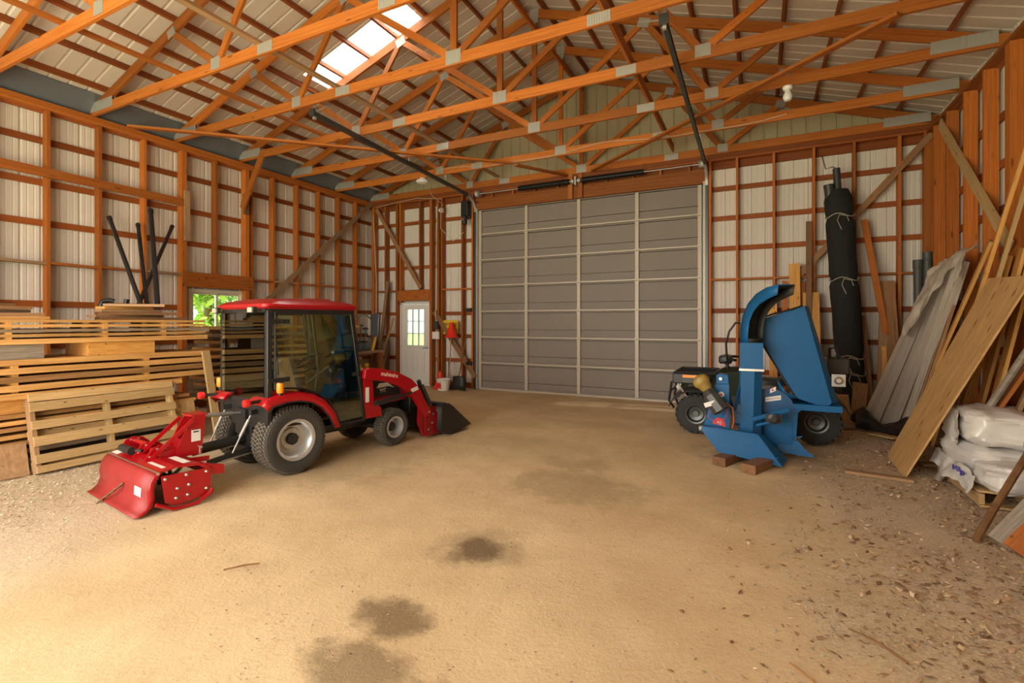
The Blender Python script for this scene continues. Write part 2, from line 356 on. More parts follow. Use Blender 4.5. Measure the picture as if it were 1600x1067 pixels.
for z in (.66,1.25,1.81,3.0,3.58,4.15):
    for xa, xb_ in ((XL, DX0-.03), (DX1+.02, -6.1), (-.83, XR)):
        if z > 2.1 and xa == XL: xa, xb_ = XL, -6.1
        elif z > 2.1 and xa == DX1+.02: continue
        board('girt', (xa,YB,z), (xb_,YB,z), .09, .038, W_DARK, wb, side=(0,1,0))
for xa, xb_ in ((-9.1,-8.8),(-8.76,-8.43),(-8.27,-7.68),(-7.64,-7.36),(-6.97,-6.42),(-6.38,-6.13),(-.8,-.37),(-.33,.24),(.28,.86),(.9,1.45),(1.49,2.07),(2.11,2.41)):
    board('girt_shelf', (xa,YB-.085,2.40), (xb_,YB-.085,2.40), .14, .036, W_STUD, wb)
board('top_plate', (XL,YB,4.62), (XR,YB,4.62), .18, .04, W_DARK, wb, side=(0,1,0))
board('top_plate', (XL+.1,yb_,4.685), (XR-.1,yb_,4.685), .15, .045, W_DARK, wb)
board('top_plate', (XL+.1,YB-.17,4.735), (XR-.1,YB-.17,4.735), .08, .02, W_DARK, wb, side=(0,1,0))
board('door_header', (OX0-.08,YB-.10,4.40), (OX1+.1,YB-.10,4.40), .27, .10, W_STUD, wb, side=(0,1,0))
for i in range(9): board('blocking', (-5.6+i*.55,YB-.06,4.545), (-5.6+i*.55,YB-.06,4.66), .09, .038, W_STUD, wb, side=(1,0,0))
for x in (-3.62,-3.40): board('spring_mount_post', (x,YB-.19,4.05+.2), (x,YB-.19,4.78), .10, .05, W_STUD, wb, side=(0,1,0))
yq = YB-.165
board('brace', (-9.06,yq,4.58), (-7.62,yq,2.46), .10, .038, W_OLD, wb, side=(0,1,0))
board('brace', (-7.20,yq,1.86), (-6.02,yq,.28), .13, .038, W_OLD, wb, side=(0,1,0))
board('brace', (2.50,yq,4.62), (.45,yq,2.18), .10, .038, W_OLD, wb, side=(0,1,0))
for x0_, x1_ in ((-6.13,-5.945),(-.995,-.83)): MB().box(x0_,x1_,YB-.015,YB+.03,-.05,4.36).obj('door_jamb', M_GALV, wb, smooth=False)
MB().box(OX0-.1,OX1+.1,YB+.0,YB+.06,-.12,-.005).box(OX0-.1,OX1+.1,YB-.02,YB+.03,OH-.02,4.55).obj('door_jamb', M_DOORP, wb, smooth=False)  # added sill and head strips that block light leaking past the door
# gable sheeting, coloured a darker tan than the wall sheets
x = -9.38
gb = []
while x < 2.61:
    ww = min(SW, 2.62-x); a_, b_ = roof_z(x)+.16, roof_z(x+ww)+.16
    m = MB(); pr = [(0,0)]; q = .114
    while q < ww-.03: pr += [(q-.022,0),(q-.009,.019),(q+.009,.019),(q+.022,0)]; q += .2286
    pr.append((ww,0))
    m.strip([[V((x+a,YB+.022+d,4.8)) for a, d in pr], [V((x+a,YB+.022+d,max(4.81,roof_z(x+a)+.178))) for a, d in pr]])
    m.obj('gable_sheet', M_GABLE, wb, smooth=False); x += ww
# ---- front wall behind the camera: wide open bay with posts, a beam and sheeted gable
wf = MB().box(-9.38,-7.6,YF-.06,YF,-.1,4.8).box(-1.0,2.62,YF-.06,YF,-.1,4.8).box(-7.6,-1.0,YF-.06,YF,4.35,4.8).obj('wall_front', M_SHEET)
tag(wf, 'front wall behind the viewer with a wide open bay', None, None, 'structure')
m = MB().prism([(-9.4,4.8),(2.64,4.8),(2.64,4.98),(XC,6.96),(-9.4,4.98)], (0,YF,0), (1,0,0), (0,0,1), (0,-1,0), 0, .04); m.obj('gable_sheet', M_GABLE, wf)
# ---- roof: purlins, sheets, skylight
ce = MB().box(XC-.20,XC+.20,YF-.1,YB+.15,6.952,6.985).obj('ceiling', M_ROOF); tag(ce, 'pitched steel roof on dark purlins with one clear skylight sheet', None, None, 'structure')
SL = math.hypot(1, 1/3)
SKY0, SKY1, SKX0, SKX1 = 5.90, 6.48, 1.42, 3.48      # skylight: y range and distance from the ridge line
for sgn in (-1, 1):
    nrm = V((sgn/3, 0, 1)).normalized()
    for k in range(11):
        d = .14+k*.585
        if d > 6.05: d = 6.03
        p = V((XC+sgn*d, 0, roof_z(XC+d))) + nrm*(.07+.045)
        board('purlin', (p.x,YF,p.z), (p.x,YB+.02,p.z), .038, .089, W_DARK, ce, side=nrm)
    dn = V((sgn, 0, -1/3)).normalized(); y = YF-.05; n_ = 0
    edges = [YF-.05]
    while edges[-1] < 10.3:
        nxt = edges[-1]+SW
        for s_ in (SKY0, SKY1):
            if sgn < 0 and edges[-1] < s_-.02 < nxt: nxt = s_; break
        edges.append(min(nxt, 10.42))
        if edges[-1] >= 10.41: break
    for ya, yb2 in zip(edges[:-1], edges[1:]):
        o0 = V((XC, ya, 6.80)) + nrm*(.07+.092)
        if sgn < 0 and abs(ya-SKY0) < .01:
            sheet(o0, (0,1,0), dn, nrm, yb2-ya, SKX0*SL, ce, M_ROOF, 'roof_sheet', .2286, .012, False)
            sheet(o0+dn*(SKX1*SL), (0,1,0), dn, nrm, yb2-ya, (6.25-SKX1)*SL, ce, M_ROOF, 'roof_sheet', .2286, .012, False)
            sk = (o0, yb2-ya, dn, nrm)
        else: sheet(o0, (0,1,0), dn, nrm, yb2-ya, 6.25*SL, ce, M_ROOF, 'roof_sheet', .2286, .012, False)
m_, nt_, b_ = newmat('milky_skylight_sheet'); L_ = nt_.links.new
tl = N(nt_, 'ShaderNodeBsdfTranslucent'); tl.inputs[0].default_value = (.95,.95,.93,1); tp = N(nt_, 'ShaderNodeBsdfTransparent'); mx_ = N(nt_, 'ShaderNodeMixShader'); mx_.inputs[0].default_value = .04
L_(tl.outputs[0], mx_.inputs[1]); L_(tp.outputs[0], mx_.inputs[2]); L_(mx_.outputs[0], nt_.nodes['Material Output'].inputs[0]); M_SKYL = m_
tag(sheet(sk[0]+sk[2]*(SKX0*SL), (0,1,0), sk[2], sk[3], sk[1], (SKX1-SKX0)*SL, ce, M_SKYL, 'skylight_sheet', .2286, .012, False), 'milky clear skylight sheet')
for sgn, xx in ((-1, XL),):                     # eave flashing above the plate, its unlit look put into the dark colour
    x0 = xx-sgn*.02; zz = 4.74
    MB().strip([[V((xx+sgn*-.02,YF,4.77)), V((xx-sgn*.34,YF,roof_z(xx-sgn*.34)+.15))], [V((xx+sgn*-.02,YB,4.77)), V((xx-sgn*.34,YB,roof_z(xx-sgn*.34)+.15))]]).obj('eave_flashing', M_EAVE, ce, smooth=False, solid=.004)
# ---- roof trusses
plate_cache = {}
def plate_mesh():
    if 'm' not in plate_cache:
        m = MB(); n = 9
        for i in range(n):
            x0 = -.5+i/n; m.box(x0+.012, x0+1/n-.012, -.5, .5, -.5, .9 if i % 1 == 0 else .5)
        m.box(-.5,.5,-.5,.5,-.5,.1); plate_cache['m'] = m.mesh('plate', M_GALV, False)
    return plate_cache['m']
YT = [2.69,3.93,5.15,6.37,7.61,8.85,10.09]
NTH = ['the nearest truss overhead, cut by the top left corner', 'the second truss from the camera', 'the third truss, hung with both door tracks', 'the fourth truss, just past the skylight', 'the fifth truss, mid roof', 'the sixth truss, carrying two lamps', 'the last truss, flat against the gable']
LAB = ['orange timber roof truss nearest the viewer, cut off at the top left', 'orange timber roof truss second nearest, crossing the upper left', 'orange timber roof truss third nearest, with the door tracks hung from it', 'orange timber roof truss fourth nearest, its top chord glowing beside the skylight', 'orange timber roof truss third from the gable wall', 'orange timber roof truss second from the gable wall, carrying the lamps and a cable', 'orange timber roof truss standing flat against the gable wall']
ZC = 4.846
for i, ty in enumerate(YT):
    t = thing('roof_truss', LAB[i], 'truss', (XC, ty, ZC), 0, 'roof trusses')
    def mem(name, xa, za, xb, zb, h_): return board(name, (xa,0,za), (xb,0,zb), h_, .038, W_TRUSS, t, side=(0,1,0))
    hs = 5.96
    mem('bottom_chord', -hs, 0, -1.85, 0, .14); mem('bottom_chord', -1.85, 0, 1.85, 0, .14); mem('bottom_chord', 1.85, 0, hs, 0, .14)
    R0 = 6.80-ZC
    for s in (-1, 1):
        mem('top_chord', s*6.10, R0-6.10/3, s*.0, R0, .14)
        zt = lambda d: R0-d/3-.07
        mem('web', s*3.72, zt(3.72)+.02, s*2.82, .06, .09); mem('web', s*2.74, .06, s*1.84, zt(1.84)+.02, .09); mem('web', s*1.80, zt(1.80)+.02, s*.08, .07, .09)
        def pl(x, z, wd, hh, rot=0):
            for sy in (-1, 1):
                o = bpy.data.objects.new('nail_plate', plate_mesh()); C.objects.link(o); o.parent = t
                o.location = (x, sy*.0215, z); o.rotation_euler = (PI/2*sy*-1 if 0 else PI/2, 0, 0)
                o.rotation_euler = Matrix.Rotation(-rot, 3, 'Y').to_euler() if 0 else (Matrix.Rotation(-rot,3,'Y') @ Matrix.Rotation(PI/2 if sy < 0 else -PI/2,3,'X')).to_euler()
                o.scale = (wd, hh, .004)
        sl = math.atan(1/3)
        pl(s*2.78, .03, .18, .15); pl(s*1.85, 0, .26, .12); pl(s*3.74, zt(3.74)+.03, .16, .12, -s*sl*-1 if 0 else s*-sl); pl(s*1.82, zt(1.82)+.02, .18, .14, s*-sl); pl(s*5.55, .05, .62, .15, 0)
    mem('king_post', 0, .05, 0, R0-.03, .09); pl(0, .03, .22, .17); pl(0, R0-.06, .16, .24)
# boards laid on and under the trusses
def brace(a, b, wd, th, label, side=(0,0,1), mat=W_TRUSS): return tag(board('brace_board', a, b, wd, th, mat, side=side), label, 'board', 'bracing boards in the roof')
zt_ = ZC+.07+.019
brace((-6.95,2.2,zt_), (-6.95,6.7,zt_), .09, .036, 'long pale bracing board lying on the trusses at upper left')
brace((-5.35,2.2,zt_), (-5.35,10.0,zt_), .09, .036, 'grey edged bracing board on the trusses left of the king posts', mat=W_GREY)
brace((-1.48,2.2,zt_+.05), (-1.48,10.0,zt_+.05), .036, .14, 'deep bracing board on edge across the trusses right of the king posts')
brace((-9.1,4.35,ZC-.09), (-4.4,8.75,ZC-.09), .09, .036, 'diagonal bracing board nailed under the trusses at left')
brace((1.3,6.3,ZC-.09), (-3.1,9.95,ZC-.09), .09, .036, 'long diagonal bracing board nailed under the trusses at right')
brace((-4.3,8.8,ZC-.13), (-3.7,10.0,ZC-.09), .09, .036, 'short diagonal bracing board near the gable above the big door')
brace((XC+.03,2.2,6.52), (XC+.03,10.0,6.52), .036, .09, 'ridge bracing board tied along the king posts')
# ================================================================ sectional overhead door
dr = MB().box(OX0+.02,OX1-.02,YB-.075,YB-.03,-.02,.035).obj('door_1', M_STILE); tag(dr, 'tall grey sectional overhead door filling most of the back wall', None, None, 'structure')
SH = OH/7
pm = MB(); W2 = (OX1-OX0)/2
pm.box(-W2,W2,0,.06,-.003,SH*.30); pm.box(-W2,W2,0,.06,SH*.30+.014,SH-.05); pm.box(-W2,W2,.052,.06,SH-.05,SH+.003); pm.box(-W2,W2,.052,.06,SH*.30,SH*.30+.014); pm.box(-W2,W2,-.02,.052,SH-.034,SH-.006)
pm.box(-W2,W2,-.03,0,.03,.06)
pmesh = pm.mesh('door_section', M_DOORP, False)
rm = MB().box(-W2,W2,-.06,0,-.004,.024).mesh('rail', M_STILE, False)  # highlight along each section rail is put into this pale colour
stm = MB().box(-.035,.035,-.05,0,.03,SH-.03)
for z in (.09,.30,.48): stm.cyl((0,-.05,z), (0,-.056,z), .012, n=8)
stm = stm.mesh('stile', M_STILE, False)
him = MB().box(-.04,.04,-.057,-.051,-.055,.055).cyl((-.05,-.062,0), (.05,-.062,0), .009, n=8).mesh('hinge', M_STILE, False)
def sub(name, me, parent, loc):
    o = bpy.data.objects.new(name, me); C.objects.link(o); o.parent = parent; o.location = loc; return o
for k in range(7):
    s_ = sub('door_section', pmesh, dr, ((OX0+OX1)/2, YB-.045, k*SH+.012))
    sub('rail', rm, s_, (0,0,.002))
    for q in range(5):
        x = (-W2+.04, -W2/2, 0, W2/2, W2-.04)[q]
        sub('stile', stm, s_, (x,0,0))
        if k: sub('hinge', him, s_, (x,0,0))
# tracks
def track(xx, label, sgn):
    t = thing('door_track', label, 'track', (xx, YB, 0), 0, 'overhead door tracks')
    a = MB(); prof = [(-.03,-.025),(.03,-.025),(.03,.025),(.02,.025),(.02,-.015),(-.02,-.015),(-.02,.025),(-.03,.025)]
    a.prism(prof, (0,-.13,0), (0,1,0), (sgn,0,0), (0,0,1), 0.0, 4.22); a.obj('vertical_rail', M_TRACK, t, smooth=False)
    MB().box(-.045*sgn-.02,-.045*sgn+.02,-.16,-.02,0,4.3).obj('jamb_angle', M_GALV, t, smooth=False)
    pts = [V((0,-.13-.38*(1-math.cos(q*PI/16)),4.22+.33*math.sin(q*PI/16))) for q in range(9)]
    cv = MB(); secs = []
    for i, p in enumerate(pts):
        ang = i*PI/16; tn = V((0,-math.sin(ang),math.cos(ang))); e1 = V((0,math.cos(ang),math.sin(ang)))
        secs.append([p+e1*u_+V((sgn,0,0))*v_ for u_, v_ in prof])
    cv.loft(secs); cv.obj('curved_rail', M_GALV, t)
    y1, z1, y0, z0 = -.51, 4.55, 5.32-YB, 4.755
    d = V((0, y0-y1, z0-z1)); L = d.length; d.normalize(); e1 = V((0, d.z, -d.y))
    MB().prism([(v_*1.0, u_*1.25) for u_, v_ in prof], (0,y1,z1), (sgn,0,0), e1, d, 0, L).obj('horizontal_rail', M_TRACK, t, smooth=False)

    h_ = MB(); h_.box(-.02,.02,y0+.02,y0+.06,z0-.08,z0+.30); h_.box(-.024,-.018,y0+.0,y0+.08,z0+.1,z0+.3); h_.beam((0,y0+.04,z0+.02),(.28*sgn*-1,y0+.04,ZC-.02),.03,.004); h_.obj('hanger', M_GALV, t, smooth=False)
    MB().box(-.05,.05,y0-.02,y0+.012,z0-.05,z0+.06).obj('end_stop', M_TRACK, t, smooth=False)
    for yq in (-1.4,-2.65,-3.9): MB().beam((0,yq,4.60+(yq+.51)*-.045),(0,yq,ZC-.02),.03,.003,up=(0,1,0)).obj('hanger', M_GALV, t, smooth=False)
    return t
track(OX0-.06, 'dark steel door track curving away from the left door jamb', -1); track(OX1+.09, 'dark steel door track curving away from the right door jamb', 1)
# torsion springs on their shaft
ts = thing('torsion_spring_shaft', 'black torsion springs on a shaft above the overhead door', 'spring', (XC-.1, YB-.28, 4.60))
MB().cyl((-2.45,0,0), (2.6,0,0), .0125, n=10).obj('shaft', M_GALV, ts)
for xa, xb_ in ((-1.35,-.12),(.14,1.45)):
    pr = []; n = int((xb_-xa)/.022)
    for i in range(n): pr += [(.043, i*.022), (.058, i*.022+.006), (.058, i*.022+.014), (.043, i*.022+.02)]
    MB().lathe(pr, (xa,0,0), (1,0,0), 12).obj('spring', M_BLACK, ts)
for x in (-.06,.08): MB().cyl((x-.03,0,0), (x+.03,0,0), .05, n=12).obj('winding_cone', M_GALV, ts)
MB().box(-.02,.02,-.03,.11,-.09,.09).obj('centre_bracket', M_GALV, ts, smooth=False)
for x in (-2.4,2.52): MB().lathe([(.03,0),(.085,.01),(.07,.03),(.07,.09),(.085,.11),(.03,.12)], (x-.06,0,0), (1,0,0), 16).obj('cable_drum', M_GALV, ts)
op = thing('door_opener', 'black motor box fixed beside the top left of the overhead door', 'door opener', (-6.22, YB-.27, 4.0))
MB().box(-.11,.08,-.06,.09,.12,.48).obj('housing', M_BLACK, op, smooth=False, bevel=.015); MB().cyl((-.02,-.03,.10), (-.02,-.03,-.08), .065, n=18).obj('motor', M_BLACK, op); MB().cyl((-.02,-.125,.02),(-.02,-.06,.02),.03,n=12).obj('sprocket', M_STEEL, op)
MB().box(-.1,.1,.09,.12,.1,.5).obj('mounting_plate', M_TRACK, op, smooth=False)
# ================================================================ person door
fr = MB(); yd = YB-.02
for x in (DX0+.0, DX1-.0): fr.box(x-.03,x+.03,yd-.06,yd+.06,0.0,2.09)
fr.box(DX0-.03,DX1+.03,yd-.06,yd+.06,2.05,2.10).box(DX0-.03,DX1+.03,yd-.08,yd+.06,-.02,.05)
pd = tag(fr.obj('door_2', M_WHITE, smooth=False), 'white person door with a nine pane window in the back wall', None, None, 'structure')
x0, x1, wz0, wz1, wx0, wx1 = DX0+.035, DX1-.035, .99, 1.93, -8.16, -7.60
sl = MB().box(x0,wx0,yd-.02,yd+.025,.055,2.045).box(wx1,x1,yd-.02,yd+.025,.055,2.045).box(wx0,wx1,yd-.02,yd+.025,.055,wz0).box(wx0,wx1,yd-.02,yd+.025,wz1,2.045)
slab = sl.obj('door_slab', M_WHITE, pd, smooth=False)
for xa, xb_ in ((-8.17,-7.92),(-7.84,-7.59)):
    m = MB()
    for a0, a1, c0, c1 in ((xa,xb_,.28,.305),(xa,xb_,.825,.85),(xa,xa+.025,.305,.825),(xb_-.025,xb_,.305,.825)): m.box(a0,a1,yd-.04,yd-.02,c0,c1)
    m.box(xa+.06,xb_-.06,yd-.036,yd-.02,.36,.77); m.obj('raised_panel', M_WHITE, slab, smooth=False)
m = MB()
for x in (wx0+.0, wx0+(wx1-wx0)/3, wx0+2*(wx1-wx0)/3, wx1): m.box(x-.011,x+.011,yd-.03,yd+.03,wz0-.01,wz1+.01)
for z in (wz0, wz0+(wz1-wz0)/3, wz0+2*(wz1-wz0)/3, wz1): m.box(wx0,wx1,yd-.028,yd+.028,z-.011,z+.011)
m.obj('window_grille', M_WHITE, slab, smooth=False)
for i in range(3):
    for j in range(3):
        a0 = wx0+i*(wx1-wx0)/3; c0 = wz0+j*(wz1-wz0)/3
        MB().box(a0+.011,a0+(wx1-wx0)/3-.011,yd-.002,yd+.002,c0+.011,c0+(wz1-wz0)/3-.011).obj('pane', M_GLASS, slab, smooth=False)
m = MB().cyl((x1-.07,yd-.02,.95),(x1-.07,yd-.05,.95),.028,n=14).tube([(x1-.07,yd-.05,.95),(x1-.07,yd-.065,.95),(x1-.1,yd-.07,.945),(x1-.19,yd-.07,.93)],.009); m.obj('lever_handle', M_STEEL, slab)
# ================================================================ trees outside, seen through the panes
def leafmat(name, c1, c2):
    m, nt, b = newmat(name); L = nt.links.new; ge = N(nt, 'ShaderNodeNewGeometry'); r = N(nt, 'ShaderNodeValToRGB'); r.color_ramp.elements[0].color = (*c1,1); r.color_ramp.elements[1].color = (*c2,1)
    L(ge.outputs['Random Per Island'], r.inputs[0]); L(r.outputs[0], b.inputs['Base Color']); b.inputs['Roughness'].default_value = .6
    tr = N(nt, 'ShaderNodeBsdfTranslucent'); L(r.outputs[0], tr.inputs[0]); mx = N(nt, 'ShaderNodeMixShader'); mx.inputs[0].default_value = .4
    L(b.outputs[0], mx.inputs[1]); L(tr.outputs[0], mx.inputs[2]); L(mx.outputs[0], nt.nodes['Material Output'].inputs[0]); return m
M_LEAF = leafmat('green_leaves', (.16,.33,.03), (.55,.68,.12))
def tree(x, y, h, r, z0, n, label, seed):
    rnd = random.Random(seed); t = thing('tree', label, 'tree', (x,y,-.06), rnd.random()*6, 'trees outside the barn')
    MB().tube([(0,0,0),(.05,.03,h*.3),(-.04,.05,h*.6),(.02,0,h*.85)], [.14,.11,.08,.03], 8).obj('trunk', W_OLD, t)
    m = MB(); cl = [(V((rnd.gauss(0,.5)*r, rnd.gauss(0,.5)*r, z0+(h-z0)*rnd.random())), r*rnd.uniform(.25,.5)) for _ in range(16)]
    for i in range(n):
        c, cr = cl[i % 16]; p = c+V((rnd.gauss(0,1),rnd.gauss(0,1),rnd.gauss(0,1))).normalized()*cr*rnd.random()**.4
        if p.z < .05: p.z = .05+rnd.random()*.3
        q = Quaternion(V((rnd.gauss(0,1),rnd.gauss(0,1),rnd.gauss(0,1))).normalized(), rnd.random()*6.28); s = rnd.uniform(.05,.10)
        a, b = q @ V((s*1.5,0,0)), q @ V((0,s*.7,0)); m.add([p-a, p-b*.9, p+a, p+b*.9], [(0,1,2,3)])
    m.obj('crown', M_LEAF, t, smooth=False)
for i, (x, y, h, r, z0, lab) in enumerate(((-13.0,8.1,5.5,1.5,.3,'bushy green tree outside, in the left pane of the window'), (-15.2,10.6,6,1.7,.5,'bushy green tree outside, in the right pane of the window'), (-19.5,14.5,7,1.9,.4,'tall pale green tree farther off beyond the window'), (-18.2,9.6,7,1.6,.3,'tall green tree farther off at the left edge of the window'), (-13.0,19.0,7,2.2,1.9,'leafy tree behind the barn, at the top of the person door panes'), (-19,22,7,2.0,.4,'green tree far behind the barn, left of the person door panes'))):
    tree(x, y, h, r, z0, 5000, lab, i+11)
# ================================================================ tractor (local: x right, y forward, origin under the rear axle area)
def text(s, size, o, ex, ey, mat, parent, name='lettering', depth=.0012, align='CENTER'):
    cu = bpy.data.curves.new('lettering', 'FONT'); cu.body = s; cu.size = size; cu.extrude = depth; cu.align_x = align; cu.align_y = 'CENTER'
    tmp = bpy.data.objects.new('tmp_lettering', cu); C.objects.link(tmp); dg = bpy.context.evaluated_depsgraph_get()
    me = bpy.data.meshes.new_from_object(tmp.evaluated_get(dg)); bpy.data.objects.remove(tmp); bpy.data.curves.remove(cu)
    ex, ey = V(ex).normalized(), V(ey).normalized(); ez = ex.cross(ey); m = Matrix.Identity(4)
    for i in range(3): m[i][0], m[i][1], m[i][2], m[i][3] = ex[i], ey[i], ez[i], o[i]
    me.transform(m); me.materials.clear(); me.materials.append(mat)
    ob = bpy.data.objects.new(name, me); C.objects.link(ob); ob.parent = parent; return ob
TO, TR = (-4.874, 3.533, 0), -0.14
tr = thing('tractor', 'compact red tractor with a black framed glass cab and front loader', 'tractor', TO, TR)
M_DRED = simple('dark_red_paint', (.24,.005,.008), .3)
def wheel(name, parent, x, y, R, wd, rim, s, nl, rows):
    c = V((x, y, R)); ax = V((s, 0, 0)); w2 = wd/2
    m = MB().lathe([(rim,-w2+.03),(R*.80,-w2),(R*.93,-w2+.012),(R-.012,-w2+.05),(R-.008,0),(R-.012,w2-.05),(R*.93,w2-.012),(R*.80,w2),(rim,w2-.03),(rim,-w2+.03)], c, ax, 48, False)
    t = m.obj(name, M_RUBBER, parent)
    m = MB()
    for i in range(nl):
        for r in range(rows):
            u = (r+.5)/rows*2-1; tt = u*(w2-.02); a = 2*PI*(i+.5*(r % 2)+.35*abs(u)*2)/nl
            e_r = V((0, math.cos(a), math.sin(a))); e_t = V((0, -math.sin(a), math.cos(a)))
            rr = R-.004-(.012 if abs(u) > .7 else 0)
            sk = (e_t*.5*u+ax*1.0).normalized()
            m.obox(c+ax*tt+e_r*rr, sk*(wd/rows*.46), e_t*(PI*R/nl*.52), e_r*.008)
    m.obj('tread', M_TREAD, t, smooth=False)
    m = MB().lathe([(rim-.004,-w2+.03),(rim+.012,w2-.022),(rim+.012,w2-.012),(rim-.008,w2-.014),(rim-.012,w2-.04),(rim*.86,w2-.055),(rim*.80,w2-.11),(rim*.74,w2-.13),(rim*.6,w2-.135),(rim*.52,w2-.12),(.0,w2-.12)], c, ax, 40, False)
    rm_ = m.obj('rim', M_SILVER, t)
    m = MB().lathe([(.062,w2-.14),(.062,w2-.085),(.055,w2-.075),(0,w2-.075)], c, ax, 20, False); m.obj('hub_cap', M_BLACK, t)
    m = MB()
    for k in range(5):
        a = 2*PI*k/5; p = c+V((0,math.cos(a)*rim*.46,math.sin(a)*rim*.46)); m.cyl(p+ax*(w2-.13), p+ax*(w2-.105), .011, n=6)
    m.obj('wheel_bolts', M_STEEL, t)
RA = .165
wheel('rear_wheel', tr, .385, RA, .355, .30, .205, 1, 54, 6); wheel('rear_wheel', tr, -.385, RA, .355, .30, .205, -1, 54, 6)
wheel('front_wheel', tr, .385, 1.575, .237, .19, .125, 1, 44, 5); wheel('front_wheel', tr, -.385, 1.575, .237, .19, .125, -1, 44, 5)
MB().box(-.15,.15,-.12,1.9,.26,.52).box(-.10,.10,-.16,.3,.18,.3).cyl((-.3,RA,.355),(.3,RA,.355),.085,n=16).obj('chassis', M_BLACK, tr, smooth=False, bevel=.012)
MB().box(-.30,.30,1.50,1.60,.19,.28).cyl((-.33,1.55,.237),(.33,1.55,.237),.05,n=14).obj('front_axle', M_BLACK, tr)
MB().box(-.47,.47,-.12,.98,.50,.53).box(-.47,-.20,.45,1.08,.40,.43).box(.20,.47,.45,1.08,.40,.43).obj('cab_floor', M_BLACK, tr, smooth=False)
MB().box(-.46,.46,-.125,-.10,.52,.80).box(-.30,.30,-.10,.1,.53,.66).obj('rear_panel', M_BLACK, tr, smooth=False)
# fenders
for s in (-1, 1):
    pts = [(-.27,.765),(-.22,.815),(-.05,.855),(.12,.86),(.30,.82),(.45,.73),(.57,.585),(.645,.41)]
    secs = []
    for i, (y, z) in enumerate(pts):
        y, z = y+.05, z; n = V((0, y-RA, z-.36)).normalized()
        P = lambda x, d: V((s*x, y, z))+n*d
        secs.append([P(.25,-.03), P(.25,0), P(.52,0), P(.545,-.012), P(.555,-.035), P(.555,-.095)])
    f_ = MB().strip(secs).obj('fender', M_RED, tr, solid=.008)
    MB().tube([q[5] for q in secs], .009, 6).obj('fender_edge', M_BLACK, f_)
    y0 = -.02 if s > 0 else -.12
    lm = MB().lathe([(.0,.0),(.03,.005),(.036,.03),(.036,.09),(.03,.115),(0,.12)], (s*.52,y0,.865), (0,0,1), 16, False).obj('indicator_lamp', M_ORANGE, tr)
    MB().lathe([(.026,.0),(.034,.005),(.034,.012),(.026,.014)], (s*.52,y0,.97), (0,0,1), 14).cyl((s*.52,y0,.84), (s*.52,y0,.87), .018, n=10).obj('lamp_base', M_BLACK, lm)
    m = MB().lathe([(.0,.0),(.035,.01),(.042,.035),(.036,.06),(0,.07)], (s*.47,-.30,.80), (0,-1,0), 16, False); m.obj('tail_lamp', M_REDLENS, tr)
    MB().beam((s*.47,-.30,.80),(s*.42,-.12,.80),.03,.03).obj('lamp_bracket', M_BLACK, tr)
# cab frame: posts follow the pane outline
fx = .455
for s in (-1, 1):
    MB().beam((s*fx,-.11,.55),(s*fx,-.105,1.72),.06,.055,up=(0,1,0)).obj('cab_post', M_BLACK, tr, bevel=.01)
    MB().beam((s*fx,1.075,.40),(s*fx,.90,1.72),.05,.045,up=(0,1,0)).obj('cab_post', M_BLACK, tr, bevel=.01)
    MB().beam((s*fx,-.11,1.715),(s*fx,.92,1.715),.055,.045).obj('cab_rail', M_BLACK, tr)
    MB().tube([(s*.40,.42,1.70),(s*.405,.47,1.3),(s*.42,.50,.95)],.014).obj('grab_rail', M_BLACK, tr)
    dpoly = [(-.055,1.685),(.865,1.685),(1.055,.46),(.72,.445),(.665,.56),(.56,.72),(.42,.82),(.24,.885),(.08,.905),(-.055,.905)]
    dpn = MB().prism(dpoly, (s*.482,0,0), (0,1,0), (0,0,1), (s,0,0), -.003, .003).obj('door_pane', M_CABGLASS, tr, smooth=False)
    MB().tube([V((s*.482,y,z)) for y, z in dpoly+dpoly[:2]], .012, 6).obj('door_seal', M_BLACK, dpn)
    for z in (1.60, 1.0):
        MB().box(.486*s-.012,.486*s+.012,-.13,.10,z-.022,z+.022).cyl((s*.485,.02,z),(s*.507,.02,z),.013,n=10).cyl((s*.485,.08,z),(s*.507,.08,z),.013,n=10).obj('door_hinge', M_BLACK, dpn)
    MB().beam((s*.47,.30,.93),(s*.47,.58,1.10),.012,.012).obj('gas_strut', M_STEEL, dpn)
    MB().box(.487*s-.008,.487*s+.014,.90,.965,.96,1.0).obj('door_handle', M_BLACK, dpn)
MB().prism([(-.43,.80),(.43,.80),(.43,1.69),(-.43,1.69)], (0,-.135,0), (1,0,0), (0,0,1), (0,-1,0), 0, .006).obj('rear_pane', M_CABGLASS, tr, smooth=False)
MB().prism([(-.43,.62),(.43,.62),(.43,1.69),(-.43,1.69)], (0,1.06,.0), (1,0,0), (0,-.158,1), (0,1,.158), -.003+.09, .003+.09).obj('windscreen', M_CABGLASS, tr, smooth=False)
MB().beam((-.45,-.115,1.715),(.45,-.115,1.715),.05,.045).beam((-.45,.90,1.715),(.45,.90,1.715),.05,.045).obj('cab_rail', M_BLACK, tr)
def rr(hx, y0, y1, z, r=.1, n=5):
    out = []
    for cx, cy, a0 in ((hx-r,y1-r,0),(-hx+r,y1-r,90),(-hx+r,y0+r,180),(hx-r,y0+r,270)):
        for k in range(n+1):
            a = math.radians(a0+90*k/n); out.append(V((cx+r*math.cos(a), cy+r*math.sin(a), z)))
    return out
rf = MB().loft([rr(.46,-.12,.93,1.725), rr(.505,-.165,.975,1.732), rr(.52,-.18,.99,1.748), rr(.515,-.175,.985,1.778), rr(.48,-.13,.94,1.808,.14), rr(.42,-.04,.86,1.832,.18), rr(.30,.05,.72,1.848,.2)]).obj('cab_roof', M_RED, tr)
MB().loft([rr(.20,.44,.90,1.80,.07), rr(.17,.48,.84,1.862,.07), rr(.13,.52,.78,1.868,.07)]).obj('roof_vent', M_RED, rf)
